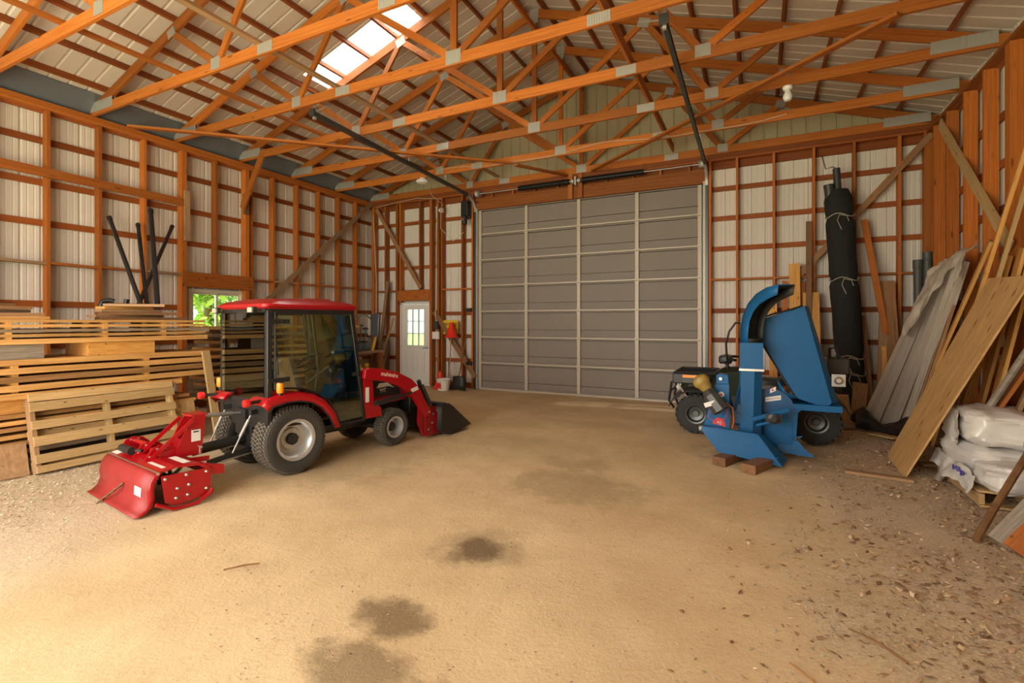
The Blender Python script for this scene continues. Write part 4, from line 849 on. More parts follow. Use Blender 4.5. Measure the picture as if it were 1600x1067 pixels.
hb = MB().tube([(-.30,-.40,1.06),(-.36,-.28,1.07),(-.42,-.12,1.02),(-.42,.12,1.02),(-.36,.28,1.07),(-.30,.40,1.06)],.014).cyl((-.42,0,1.0),(-.40,0,.90),.02).obj('handlebar', M_BLACK, at)
for s in (-1, 1): MB().tube([(-.37,s*.26,1.07),(-.28,s*.42,1.06)],.021).obj('grip', M_BLACK, hb); MB().box(-.47,-.37,s*.22-.05,s*.22+.05,1.03,1.10).obj('control_pod', M_DGREY, hb, bevel=.01)

MB().box(-.52,-.34,-.12,.12,.98,1.10).obj('instrument_pod', M_BLACK, hb, bevel=.03)
stt = MB(); secs = []
for x, hy, z in ((-.12,.11,.80),(.0,.15,.80),(.25,.17,.80),(.45,.16,.86),(.52,.13,.86)):
    secs.append([V((x,-hy,z-.12)),V((x,-hy,z-.03)),V((x,-hy*.6,z)),V((x,hy*.6,z)),V((x,hy,z-.03)),V((x,hy,z-.12))])
stt.loft(secs).obj('seat', M_BLACK, at)
MB().box(.52,.98,-.3,.3,.66,.82).obj('rear_body', M_GREEN, at, bevel=.04)
bx = MB().box(.80,1.05,-.44,-.10,.92,1.13).obj('rear_basket', M_DGREY, at, bevel=.02); MB().tube([(.83,-.44,1.13),(.83,-.45,1.25),(.90,-.45,1.27),(.93,-.44,1.13)],.02).obj('basket_handle', M_BLACK, bx)
# ================================================================ sawn lumber along the left wall
WM_Y = wood('rough_lumber_yellow', (.70,.39,.135), (.46,.225,.065), gs=(16,1.6,34), tone=.22, knots=False)
WM_B = wood('rough_lumber_brown', (.45,.24,.09), (.27,.125,.042), gs=(16,1.6,34), tone=.3, knots=False)
WM_G = wood('rough_lumber_grey', (.42,.31,.21), (.25,.175,.11), gs=(16,1.6,34), tone=.25, knots=False)
def rough(name, x0, x1, y0, y1, z, th, mat, seed, wav=.018, skew=0, tz=0):
    rnd = random.Random(seed); n = 14; secs = []; off = rnd.random()*50
    for i in range(n+1):
        t = i/n; y = y0+(y1-y0)*t; a = wav*mnoise.noise(V((off, y*1.3, 0))); b = wav*mnoise.noise(V((off+9, y*1.3, 0))); dz = .006*mnoise.noise(V((off+20, y*.8, 0)))+tz*(t-.5); sx = skew*(t-.5)
        secs.append([V((x0+a+sx,y,z-th/2+dz)),V((x1+b+sx,y,z-th/2+dz)),V((x1+b*.6-.006+sx,y,z+th/2+dz)),V((x0+a*.6+.006+sx,y,z+th/2+dz))])
    return MB().loft(secs).obj(name, mat, None, smooth=False)
def layer_word(k, n): return 'top' if k == 0 else ('bottom' if k == n-1 else ORD[k]+' from the top')
LY0 = 1.45
# upper stickered stack
n = 5; zs = [1.605,1.553,1.50,1.45,1.385]; ths = [.03,.03,.03,.03,.055]
for k in range(n):
    e = 4.34+random.uniform(-.12,.06); mats = (WM_Y, WM_Y, WM_G, WM_Y, WM_Y)
    o = rough('lumber_board', -7.30, -6.98+random.uniform(-.02,.02), LY0, e, zs[k], ths[k], mats[k], 100+k, .010)
    tag(o, 'pale sawn plank, '+layer_word(k,n)+' of the thin stickered stack level with the window', 'plank', 'planks of the upper stack')
    o = rough('lumber_board', -7.80, -7.46, LY0, e-.1, zs[k], ths[k], WM_B, 120+k, .010)
    tag(o, 'inner sawn plank behind the front edge, '+layer_word(k,n)+' of the upper stickered stack', 'plank', 'planks of the upper stack')
    if k < n-1:
        zc = (zs[k]-ths[k]/2+zs[k+1]+ths[k+1]/2)/2; hh = zs[k]-ths[k]/2-zs[k+1]-ths[k+1]/2
        for q, y in enumerate((2.25,3.10,3.75)):
            s = board('sticker_strip', (-7.75,y+random.uniform(-.02,.02),zc), (-6.975,y,zc), .045, hh*.98, W_FRESH); tag(s, 'short drying strip in gap %s of the upper stack, %s' % (ORD[k], ('left end','middle','right of middle')[q]), 'wood strip', 'drying strips of the upper stack')
for y0, y1, mt, lab in ((1.5,2.55,W_GRAYB,'thick weathered beam end propping the upper stack at far left'), (2.95,3.66,W_FRESH,'thick sawn beam propping the upper plank stack near its middle')):
    tag(board('timber_prop', (-7.3,y0,1.275), (-7.3,y1,1.275), .55, .155, mt), lab, 'beam', 'beams under the upper stack')
# lower stack of thick live-edge slabs
n = 5; zs = [1.165,1.075,.985,.895,.81]
for k in range(n):
    e = (4.36,4.28,4.30,4.33,3.95)[k]
    o = rough('thick_plank', -7.32, -6.985+(.012*k if k < 4 else .05), LY0, e, zs[k], .062, (WM_Y,WM_Y,WM_B,WM_Y,WM_Y)[k], 140+k, .03)
    tag(o, 'thick wavy-edged slab, '+layer_word(k,n)+' of the lower stack behind the pallet', 'slab', 'slabs of the lower stack')
    o = rough('thick_plank', -7.82, -7.48, LY0, e-.05, zs[k], .062, WM_B, 150+k, .02); tag(o, 'inner slab behind the front edge, '+layer_word(k,n)+' of the lower stack', 'slab', 'slabs of the lower stack')
    if k < n-1:
        for q, y in enumerate((2.30,3.55)):
            s = board('sticker_strip', (-7.75,y,(zs[k]+zs[k+1])/2), (-6.98,y,(zs[k]+zs[k+1])/2), .05, .027, W_FRESH); tag(s, 'short drying strip in gap %s of the lower slab stack, %s' % (ORD[k], ('left end','right end')[q]), 'wood strip', 'drying strips of the lower stack')
tag(board('timber_prop', (-7.35,1.5,.70), (-7.35,2.42,.70), .6, .15, W_FRESH), 'square sawn beam below the slab stack left of the pallet', 'beam', 'beams under the slab stack')
tag(board('timber_prop', (-7.35,3.0,.70), (-7.35,3.9,.70), .5, .15, W_GREY), 'shaded beam below the slab stack behind the pallet', 'beam', 'beams under the slab stack')
n = 7; zs = [.60,.53,.46,.385,.31,.22,.12]
for k in range(n):
    o = rough('lumber_board', -7.6, -6.985, LY0, 4.22-random.random()*.2, zs[k], .042, (WM_B,WM_Y,WM_B,WM_Y,WM_B,WM_G,WM_G)[k], 160+k, .02); tag(o, 'sawn plank, '+layer_word(k,n)+' of the floor level stack behind the leaning pallet', 'plank', 'planks of the floor level stack')
    zl_ = zs[k+1] if k < n-1 else -.02
    gap = zs[k]-.021-(zl_+.021)
    for q, y in enumerate((2.1,3.9)):
        s = board('sticker_strip', (-7.6,y,zl_+.021+gap/2), (-7.0,y,zl_+.021+gap/2), .06, gap, W_GREY); tag(s, 'short bearer in gap %s of the floor level stack, %s' % (ORD[k], ('left end','right end')[q]), 'wood strip', 'bearers of the floor level stack')
# small piles lying on top
for i, (y0, y1, x, z, sk, mt, lab) in enumerate(((1.6,2.60,-7.15,1.635,.05,W_FRESH,'bright yellow offcut at the base of the top left pile'),(1.7,2.56,-7.2,1.672,.1,W_OLD,'dark brown offcut above the yellow one at top left'),(1.5,2.50,-7.2,1.71,-.1,W_GREY,'weathered offcut in the middle of the top left pile'),(1.6,2.48,-7.22,1.745,.05,W_OLD,'dark offcut near the top of the top left pile'),(1.55,2.40,-7.18,1.78,-.25,W_GREY,'slanting weathered offcut topmost of the top left pile'))):
    tag(board('offcut', (x,y0,z), (x+sk,y1,z+.004), .16, .032, mt), lab, 'offcut', 'offcuts on the upper stack')
for i, (y0, y1, x, z, sk, mt, lab) in enumerate(((3.12,4.1,-7.2,1.635,.05,W_OLD,'long dark offcut at the base of the pile under the black pipes'),(3.05,3.86,-7.2,1.668,-.1,W_GREY,'grey offcut second from the base under the black pipes'),(3.15,3.95,-7.22,1.70,.1,W_OLD,'dark offcut in the middle of the pile under the black pipes'),(3.12,3.80,-7.2,1.735,.0,W_GREY,'weathered offcut fourth up in the pile under the black pipes'),(3.14,3.72,-7.2,1.77,-.08,W_FRESH,'yellow edged offcut second from the top under the black pipes'),(3.2,3.74,-7.25,1.805,.3,W_GREY,'slanting offcut topmost under the black pipes'))):
    tag(board('offcut', (x,y0,z), (x+sk,y1,z+.004), .17, .032, mt), lab, 'offcut', 'offcuts on the upper stack')
for i, (a, b, r, lab) in enumerate((((-7.62,3.86,1.64),(-9.12,4.10,3.24),.030,'black pipe leaning on the wall, leftmost and slanting left'),((-7.70,3.93,1.64),(-9.12,4.50,3.20),.028,'black pipe leaning on the wall, short one second from left'),((-7.62,4.02,1.64),(-9.12,4.69,3.47),.034,'black pipe leaning on the wall, tallest and nearly upright'),((-7.72,3.74,1.64),(-9.12,5.03,3.26),.028,'black pipe leaning on the wall, rightmost and slanting right'))):
    a_, b_ = V(a), V(b); t = thing('black_pipe', lab, 'pipe', a, 0, 'black pipes on the lumber'); MB().cyl((0,0,0), b_-a_, r, n=12).obj('pipe_body', M_BLACK, t); d = (b_-a_).normalized(); MB().cyl(b_-a_-d*.06, b_-a_+d*.005, r*1.2, n=12).obj('pipe_collar', M_BLACK, t)
tag(MB().tube([(-7.6,3.32,1.62),(-7.6,3.32,1.80),(-7.59,3.34,1.86),(-7.55,3.40,1.88),(-7.53,3.44,1.86)],.032,10).obj('pipe_elbow', M_BLACK), 'short black pipe elbow standing beside the stud left of the pipes', 'pipe')
tag(MB().cyl((-7.55,3.55,1.62),(-7.52,3.58,1.90),.03,n=12).obj('pipe_stub', M_BLACK), 'short black pipe stub poking up left of the long pipes', 'pipe')
# pallet leaning on the stack
pa = thing('pallet', 'pale wooden pallet leaning on its side against the lumber stacks', 'pallet', (-6.76,2.38,0))
lean = V((-.22,0,.80)).normalized(); nrm_ = V((.80,0,.22)).normalized()
def pz(z): return lean*(z/.80*.83)
for k, (za, zb_) in enumerate(((.73,.81),(.625,.72),(.44,.53),(.27,.37),(.095,.185),(.0,.07))):
    c = pz((za+zb_)/2)+nrm_*.06; board('slat', c+V((0,.0,0)), c+V((0,1.43+random.uniform(-.02,.02),random.uniform(-.005,.005))), (zb_-za)*1.03, .018, W_PALLET, pa, side=nrm_)
for y in (.02,.70,1.40): board('stringer', pz(.0)+V((0,y,0)), pz(.81)+V((0,y,0)), .10, .04, W_GREY if y < .1 else W_PALLET, pa, side=(0,1,0))
for z in (.08,.40,.75): c = pz(z)-nrm_*.06; board('back_slat', c, c+V((0,1.43,0)), .09, .016, W_PALLET, pa, side=nrm_)
tag(board('leaning_board', (-6.70,4.30,.0), (-6.90,4.24,1.19), .10, .035, W_PALLET, side=(1,0,0)), 'narrow pale board standing upright against the stacks right of the pallet', 'board', 'boards leaning on the stacks')
tag(board('wood_offcut', (-6.86,3.98,.0), (-6.96,3.95,.52), .32, .02, W_PALLET, side=(1,0,0)), 'brown panel offcut leaning between pallet and upright board', 'panel', 'panels leaning on the stacks')
tag(board('wood_offcut', (-6.80,2.22,.0), (-6.95,2.24,.32), .26, .02, W_GREY, side=(1,0,0)), 'small weathered panel leaning at the left foot of the pallet', 'panel', 'panels leaning on the stacks')
# stack behind the tractor, seen through the cab
n = 11
for k in range(n):
    z = 1.50-k*.115; o = rough('lumber_board', -8.3, -7.75+random.uniform(-.04,.04), 4.75+random.uniform(0,.2), 8.05+random.uniform(-.3,.2), z, .05, (WM_Y,WM_G,WM_B,WM_Y)[k % 4], 200+k, .03); tag(o, 'sawn plank, '+layer_word(k,n)+' of the tall stack behind the tractor cab', 'plank', 'planks behind the tractor')
    for q, y in enumerate((5.2,6.4,7.6)):
        zg = z-.0575; s = board('sticker_strip', (-8.3,y,zg), (-7.80,y,zg), .07, .063, W_GREY); tag(s, 'short bearer in gap %s of the stack behind the tractor, %s' % (ORD[k], ('left','middle','right')[q]), 'wood strip', 'bearers behind the tractor')
for q, y in enumerate((5.2,6.4,7.6)): tag(board('timber_prop', (-8.3,y,.13), (-7.8,y,.13), .14, .30, W_OLD), 'dark block on the floor under the tall stack, %s one' % ('left','middle','right')[q], 'block', 'blocks behind the tractor')
tag(board('leaning_board', (-7.45,5.15,.0), (-7.66,5.20,1.30), .13, .03, W_FRESH, side=(1,0,0)), 'pale board standing against the stack seen through the cab rear pane', 'board', 'boards leaning on the stacks')
tag(board('leaning_board', (-7.40,6.15,.0), (-7.66,6.05,.95), .30, .03, W_FRESH, side=(1,0,0)), 'wide pale offcut leaning behind the cab, low in the side pane', 'board', 'boards leaning on the stacks')
# ================================================================ timber and sacks along the right
def lean(name, a, b, wd, th, mat, side, label, group, cat='board'): return tag(board(name, a, b, wd, th, mat, side=side), label, cat, group)
GB = 'boards leaning on the back wall'
lean('leaning_board', (.58,9.75,0), (.58,10.06,2.63), .17, .035, W_FRESH, (0,1,0), 'tall orange board leaning behind the chipper hopper, left of the knotty one', GB)
lean('leaning_board', (.84,9.68,0), (.83,10.05,2.11), .245, .04, W_FRESH, (0,1,0), 'wide knotty orange board leaning directly behind the chipper hopper', GB)
lean('leaning_board', (.68,9.85,0), (.69,10.08,2.30), .11, .03, W_STUD, (0,1,0), 'brown board between the two bright orange ones behind the chipper', GB)
lean('leaning_board', (.78,9.86,0), (.80,10.06,3.36), .09, .03, W_OLD, (0,1,0), 'thin brown strip rising tallest behind the chipper hopper', GB)
lean('leaning_board', (.40,9.80,0), (.43,10.06,2.33), .08, .03, W_STUD, (0,1,0), 'narrow reddish board leaning behind the chipper chute', GB)
lean('leaning_board', (.25,9.80,0), (.24,10.06,2.10), .13, .03, W_FRESH, (0,1,0), 'orange board half hidden behind the discharge chute', GB)
lean('leaning_board', (2.05,9.70,.0), (1.60,10.08,3.32), .09, .038, W_STUD, (0,1,0), 'slim orange board slanting across the back wall right of the black roll', GB)
lean('leaning_board', (1.60,9.62,.0), (1.53,10.05,1.70), .16, .03, W_OLD, (0,1,0), 'dark board standing just right of the black roll', GB)
lean('leaning_board', (1.72,9.50,.0), (1.86,10.0,1.96), .12, .03, W_GREY, (0,1,0), 'weathered board tilting right between the roll and the plastic bundle', GB)
lean('leaning_board', (1.92,9.55,.0), (1.90,10.05,2.27), .22, .03, W_OLD, (0,1,0), 'wide dark brown board behind the slanting orange strip', GB)
lean('leaning_board', (1.78,9.42,.0), (1.82,9.80,1.20), .06, .03, W_FRESH, (0,1,0), 'thin bright strip between the dark boards right of the roll', GB)
lean('leaning_board', (1.40,9.35,.0), (1.47,9.55,.62), .20, .025, W_GREY, (0,1,0), 'short weathered offcut at the foot of the dark board by the roll', GB)
lean('leaning_board', (1.24,9.30,.0), (1.22,9.52,.42), .17, .025, W_PALLET, (0,1,0), 'small pale offcut at the foot of the black roll', GB)
for (x, h_, lab) in ((2.28,2.58,'grey plastic pipe standing in the corner, shorter left one'), (2.40,2.70,'grey plastic pipe standing in the corner, taller right one')):
    t = thing('corner_pipe', lab, 'pipe', (x,9.86,0), 0, 'grey pipes in the corner'); MB().lathe([(.058,0),(.058,h_),(.05,h_),(.05,h_-.3)], (0,0,0), (0.0,.02,1), 18, True).obj('pipe_body', simple('grey_pvc', (.085,.088,.08), .5), t); MB().lathe([(.06,h_-.14),(.067,h_-.13),(.067,h_+.005),(.05,h_+.005)], (0,0,0), (0,.02,1), 18, False).obj('pipe_collar', simple('grey_pvc', (.085,.088,.08), .5), t)
# black netting roll
rl = thing('netting_roll', 'tall black netting roll tied with string against the back wall', 'roll', (1.42,9.78,0))
M_NET = simple('black_netting', (.012,.012,.011), .85, bump=.8, bscale=45)
pr = [(0.001,.02),(.16,.02)]; z = .05
m = MB(); secs = []
for i in range(41):
    z = .02+i*3.78/40; r = .205+.02*mnoise.noise(V((z*1.7,0,0)))-.03*sum(math.exp(-((z-q)/.05)**2) for q in (.75,1.02,2.3,3.35)); r *= 1 if i < 39 else (.9 if i == 39 else .75)
    cx = -.06*z+.02*mnoise.noise(V((z,5,0))); cy = .03*z/3.8
    secs.append([V((cx+math.cos(2*PI*k/24)*r*(1+.06*mnoise.noise(V((k*.9,z*2.2,7)))), cy+math.sin(2*PI*k/24)*r*.9*(1+.06*mnoise.noise(V((k*.9,z*2.2,3)))), z)) for k in range(24)])
m.loft(secs).obj('roll_body', M_NET, rl)
MB().lathe([(.055,0),(.055,.55),(.047,.55),(.047,.1)], (-.215,.04,3.62), (-.05,0,1), 16, False).obj('core_tube', M_DGREY, rl)
MB().lathe([(.075,0),(.075,.30),(.06,.30),(.06,.05)], (-.33,.0,3.60), (-.1,-.05,1), 16, False).obj('inner_roll_end', M_DGREY, rl)
M_STRING = simple('pale_string', (.42,.36,.27), .7)
for z in (.75,1.02,2.3,3.35):
    cx = -.06*z; m = MB().tube([(cx+math.cos(2*PI*k/20)*.205, math.sin(2*PI*k/20)*.19, z+.03*math.sin(k)) for k in range(21)],.008,6)
    m.tube([(cx-.03,-.2,z),(cx-.06,-.225,z-.1),(cx+.0,-.22,z-.25)],.006,5).tube([(cx-.03,-.2,z),(cx+.07,-.225,z-.03),(cx+.10,-.215,z-.12)],.006,5); m.obj('tie_string', M_STRING, rl)
MB().tube([(-.22,.04,4.15),(-.30,.02,4.2),(-.40,.0,4.17),(-.44,0,4.35),(-.46,.02,4.42)],.008,6).obj('loose_wire', M_BLACK, rl)
# grey siding bundle under plastic
gs_m = wood('grey_siding', (.50,.42,.35), (.33,.265,.215), tone=.2, knots=False)
for i in range(9):
    x0 = 1.48+i*.06; y0 = 9.36-i*.07+random.uniform(-.05,.05); xt = 2.30+random.uniform(-.05,.04); yt = 9.05-i*.16; L_ = 2.35+random.uniform(-.1,.1)
    dq = V((-.45,-.8,.35))*(.045*(i % 3)); lean('siding_strip', V((x0,y0,.02))+V((dq.x,dq.y,0)), V((xt,yt,L_))+dq, .10, .035, gs_m, (-.45+.25*(i%3-1),-.8,.4), 'long grey siding strip, %s from the left in the wrapped leaning bundle' % ORD[i], 'grey siding strips in the bundle', 'siding')
def plasticmat(name, col, tra):
    m, nt, b = newmat(name); L = nt.links.new; b.inputs['Base Color'].default_value = (*col,1); b.inputs['Roughness'].default_value = .25
    tp = N(nt, 'ShaderNodeBsdfTransparent'); mx = N(nt, 'ShaderNodeMixShader'); mx.inputs[0].default_value = tra; L(b.outputs[0], mx.inputs[1]); L(tp.outputs[0], mx.inputs[2]); L(mx.outputs[0], nt.nodes['Material Output'].inputs[0]); return m
M_PLAS = plasticmat('dusty_clear_plastic', (.66,.58,.49), .2)
def crumple(fn, nu, nv, amp, fr, seed, thick=.004):
    vs = []
    for j in range(nv+1):
        for i in range(nu+1):
            p = V(fn(i/nu, j/nv)); vs.append(p+V(mnoise.noise_vector(V((p.x*fr+seed,p.y*fr,p.z*fr))))*amp+V(mnoise.noise_vector(V((p.x*fr*3+seed,p.y*fr*3,p.z*fr*3))))*amp*.4)
    return MB().add(vs, [(j*(nu+1)+i, j*(nu+1)+i+1, (j+1)*(nu+1)+i+1, (j+1)*(nu+1)+i) for j in range(nv) for i in range(nu)])
# plastic hood draped over the bundle head
def hood(u, v):
    a = V((2.30,8.85,2.45)).lerp(V((2.34,7.55,2.52)), u); d = V((-.84,.35,-2.3)).normalized()
    s = v*(.75+.45*math.sin(u*6)); return a+d*s+V((-.10,-.10,.03))*math.sin(min(1,v*3)*PI/2)
o = crumple(hood, 26, 26, .06, 4, 3).obj('plastic_hood', M_PLAS); tag(o, 'crumpled dusty clear plastic draped over the siding bundle', 'plastic sheet')
def foot(u, v): x = 1.30+u*.62; y = 9.30-u*.55-v*.50; return (x, y, .04+.26*math.sin(v*PI)*(.6+.4*math.sin(u*9)))
o = crumple(foot, 26, 18, .05, 5, 9).obj('black_plastic', simple('black_bin_liner', (.010,.010,.011), .3)); tag(o, 'crumpled black plastic lying at the foot of the siding bundle', 'plastic sheet')
st_ = MB(); st_.lathe([(0,0),(.07,.01),(.10,.05),(.07,.09),(0,.10)], (1.20,8.85,-.01), (0,0,1), 12, False); tag(st_.obj('stone', simple('pale_stone', (.34,.27,.20), .9, bump=.4, bscale=20)), 'pale rounded stone left of the black plastic', 'stone')
# big knotty sheet and boards against the right wall
def plymat():
    m, nt, b = newmat('knotty_plywood'); L = nt.links.new; tc = N(nt, 'ShaderNodeTexCoord'); mp = N(nt, 'ShaderNodeMapping'); mp.inputs['Scale'].default_value = (1.6,7,1); L(tc.outputs['Object'], mp.inputs[0])
    no = N(nt, 'ShaderNodeTexNoise'); no.inputs['Scale'].default_value = 1.5; no.inputs['Detail'].default_value = 5; L(mp.outputs[0], no.inputs['Vector'])
    r = N(nt, 'ShaderNodeValToRGB'); r.color_ramp.elements[0].color = (.46,.255,.09,1); r.color_ramp.elements[1].color = (.64,.38,.15,1); r.color_ramp.elements[0].position = .3; r.color_ramp.elements[1].position = .7; L(no.outputs['Fac'], r.inputs[0])
    m2 = N(nt, 'ShaderNodeMapping'); m2.inputs['Scale'].default_value = (3.2,8,1); L(tc.outputs['Object'], m2.inputs[0]); vo = N(nt, 'ShaderNodeTexVoronoi'); L(m2.outputs[0], vo.inputs['Vector']); vo.inputs['Scale'].default_value = 1
    r2 = N(nt, 'ShaderNodeValToRGB'); r2.color_ramp.elements[0].position = .07; r2.color_ramp.elements[1].position = .2; r2.color_ramp.elements[0].color = (.36,.24,.16,1); r2.color_ramp.elements[1].color = (1,1,1,1); L(vo.outputs['Distance'], r2.inputs[0])
    mu = N(nt, 'ShaderNodeMix', data_type='RGBA', blend_type='MULTIPLY'); mu.inputs['Factor'].default_value = 1; L(r.outputs[0], mu.inputs['A']); L(r2.outputs[0], mu.inputs['B']); L(mu.outputs['Result'], b.inputs['Base Color']); b.inputs['Roughness'].default_value = .6; return m
M_PLY = plymat(); GR = 'boards leaning on the right wall'
P0, P1, P2, P3_ = V((1.371,7.25,0)), V((1.343,6.34,0)), V((2.22,6.06,2.014)), V((2.22,7.03,2.063))
ny_ = (P1-P0).cross(P3_-P0).normalized()
sh2 = MB(); q = [P0, P1, P2, P3_]; sh2.add([p for p in q]+[p+ny_*-.018 for p in q], [(0,1,2,3),(7,6,5,4),(0,4,5,1),(1,5,6,2),(2,6,7,3),(3,7,4,0)])
o = sh2.obj('plywood_sheet', M_PLY, smooth=False)
ctr = (P0+P1+P2+P3_)/4; lx = ((P3_-P0)+(P2-P1)).normalized(); lz = ny_; ly = lz.cross(lx).normalized(); Mx = Matrix.Identity(4)
for i in range(3): Mx[i][0], Mx[i][1], Mx[i][2], Mx[i][3] = lx[i], ly[i], lz[i], ctr[i]
o.data.transform(Mx.inverted()); o.matrix_local = Mx; tag(o, 'wide knotty yellow plywood sheet leaning on the right wall', 'sheet')
S = (1,-.1,-.5)
lean('leaning_board', (1.76,8.30,0), (2.32,7.28,2.50), .16, .03, W_FRESH, S, 'pale board rising behind the left top corner of the plywood', GR)
lean('leaning_board', (2.02,8.15,0), (2.35,6.45,3.45), .14, .035, W_FRESH, S, 'long fresh board leaning highest behind the plywood, left one', GR)
lean('leaning_board', (2.08,7.85,0), (2.36,6.22,3.45), .10, .035, W_PALLET, S, 'long board leaning highest at the right edge beside the fresh one', GR)
lean('leaning_board', (2.02,7.40,0), (2.38,7.02,2.30), .22, .03, W_FRESH, S, 'bright board just behind the top edge of the plywood, left one', GR)
lean('leaning_board', (2.04,7.12,0), (2.39,6.74,2.34), .22, .03, W_FRESH, S, 'bright board just behind the top edge of the plywood, middle one', GR)
lean('leaning_board', (2.06,6.85,0), (2.39,6.48,2.36), .22, .03, W_FRESH, S, 'bright board just behind the top edge of the plywood, right one', GR)
for i, (x, y, xt, yt, zt2, mt, wd, lab) in enumerate(((1.66,7.75,2.3,8.0,2.2,W_OLD,.14,'dark board leaning left of the plywood behind the draped plastic'),(1.70,7.98,2.32,8.25,2.1,W_GREY,.12,'weathered board half hidden behind the plastic hood'),
    (1.72,6.40,2.32,6.20,1.35,W_STUD,.10,'orange board directly under the right edge of the plywood'),(1.80,6.55,2.36,6.30,1.5,W_OLD,.14,'dark board in the shade under the plywood'),
    (1.95,6.30,2.38,6.05,1.6,W_GREY,.12,'weathered board leaning between plywood and the sacks'),(2.05,6.25,2.40,5.95,1.7,W_OLD,.16,'shaded brown board behind the orange strip by the sacks'))):
    lean('leaning_board', (x,y,0), (xt,yt,zt2), wd, .03, mt, (1,-.2,-.5), lab, GR)
tag(MB().tube([(1.62,6.36,.0),(1.8,6.34,.38),(2.0,6.28,.80),(2.28,6.22,1.42)],.032,8).obj('grey_pole', W_GRAYB), 'grey weathered pole leaning under the plywood edge', 'pole')
for i in range(7):
    y = 6.20-i*.12; lean('leaning_board', (2.20+.012*i,y+.25,0), (2.41,y-.05,1.85+random.uniform(-.1,.1)), .085, .035, (W_STUD,W_FRESH,W_STUD,W_OLD,W_STUD,W_OLD,W_STUD)[i], (.5,-.8,-.2), 'orange strip standing behind the white sacks, %s from the left' % ORD[i], 'strips behind the sacks')
# pallet with white sacks
p2 = thing('low_pallet', 'low wooden pallet on the floor under the white sacks', 'pallet', (1.66,5.62,0))
for i in range(6): board('slat', (.05,.08+i*.19,.125), (.78,.08+i*.19,.125), .13, .018, W_PALLET, p2)
for x in (.07,.42,.76): board('stringer', (x,.0,.06), (x,1.1,.06), .04, .10, W_PALLET, p2)
board('front_slat', (.05,.02,.012), (.78,.02,.012), .1, .016, W_PALLET, p2)
def sackmat(seed):
    m, nt, b = newmat('white_woven_plastic'); b.inputs['Base Color'].default_value = (.70,.665,.63,1); b.inputs['Roughness'].default_value = .32; b.inputs['Coat Weight'].default_value = .15; return m
M_SACK = sackmat(0)
def sack(c, hx, hy, hz, seed, label, rot=0):
    m = MB(); vs = []; nu, nv = 64, 36
    for j in range(nv+1):
        for i in range(nu):
            a, b = 2*PI*i/nu, -PI/2+PI*j/nv; sg = lambda q, e: math.copysign(abs(q)**e, q)
            p = V((sg(math.cos(b),.45)*sg(math.cos(a),.5), sg(math.cos(b),.45)*sg(math.sin(a),.5), sg(math.sin(b),.6)))
            f = 1+.10*mnoise.noise(p*2.2+V((seed,0,0)))+.07*abs(mnoise.noise(p*4.5+V((seed,3,0))))+.05*abs(mnoise.noise(p*9+V((seed,7,0))))-.06
            vs.append((p.x*hx*f, p.y*hy*f, max(-hz, p.z*hz*f)))
    fs = [(j*nu+i, j*nu+(i+1) % nu, (j+1)*nu+(i+1) % nu, (j+1)*nu+i) for j in range(nv) for i in range(nu)]
    m.add(vs, fs); o = m.obj('plastic_sack', M_SACK); o.location = c; o.rotation_euler = (0,0,rot); return tag(o, label, 'sack', 'white sacks on the pallet')
s1 = sack((1.98,6.22,.30), .29, .46, .165, 1, 'lower far white plastic sack resting on the low pallet', .1)
s2 = sack((2.0,6.2,.62), .28, .44, .17, 5, 'upper white plastic sack on top of the pile', -.1)
s3 = sack((2.02,5.68,.26), .30, .24, .125, 9, 'near white plastic sack with blue print at the pallet front', .05)
def skirt(u, v): return (1.69-.06*v+.02*math.sin(u*9)*v, 6.68-u*1.05, .27-.16*v+.02*math.sin(u*11))
o = crumple(skirt, 30, 10, .025, 7, 21).obj('loose_wrap', M_SACK); tag(o, 'loose white plastic wrap hanging off the pallet edge', 'plastic sheet')
def flap(u, v): return (1.70-.01*v+.05*math.sin(u*4), 6.55-u*.62, .72-.36*v*(1-.8*abs(u-.45)))
o = crumple(flap, 26, 16, .03, 7, 33).obj('hanging_wrap', M_SACK); tag(o, 'torn white plastic hanging over the side of the upper sack', 'plastic sheet')
bpz = MB()
for i in range(5): bpz.tube([(1.655+.01*math.sin(i), 5.98-.05*i+.03*math.sin(k+i), .245+.02*math.sin(2.1*k+i)-.006*k) for k in range(5)], .006, 5)
bpz.obj('blue_print', simple('blue_print', (.06,.05,.32), .4), s3).matrix_parent_inverse = Matrix.Translation((-2.02,-5.68,-.26))
tag(MB().tube([(1.42,4.72,0),(1.60,4.95,.20),(1.92,5.36,.52),(2.40,5.97,1.02)],.026,8).obj('leaning_pole', W_OLD), 'dark thin pole leaning in front of the white sacks', 'pole')
for i, (x, y, xt, yt, zt2, mt, lab) in enumerate(((1.56,4.74,2.35,5.0,1.0,W_GRAYB,'grey board end at the right edge, nearest the leaning pole'),(1.60,4.62,2.38,4.84,.95,W_STUD,'orange board end in the middle at the right edge'),(1.66,4.50,2.40,4.68,.85,W_OLD,'dark board end lowest at the right edge'))):
    lean('leaning_board', (x,y,0), (xt,yt,zt2), .15, .035, mt, (-.5,-.7,.4), lab, 'board ends at the right edge')
tag(board('floor_board', (.83,6.27,.012), (1.39,6.19,.012), .11, .03, W_GREY), 'flat weathered board lying on the floor before the plywood', 'board')
tag(board('floor_board', (1.45,8.55,.012), (1.68,8.25,.03), .16, .02, W_PALLET), 'short offcut lying between black plastic and plywood', 'board')
tag(board('floor_board', (1.62,6.95,.012), (2.1,7.1,.012), .11, .03, W_GREY), 'short board lying under the lower right corner of the plywood', 'board')
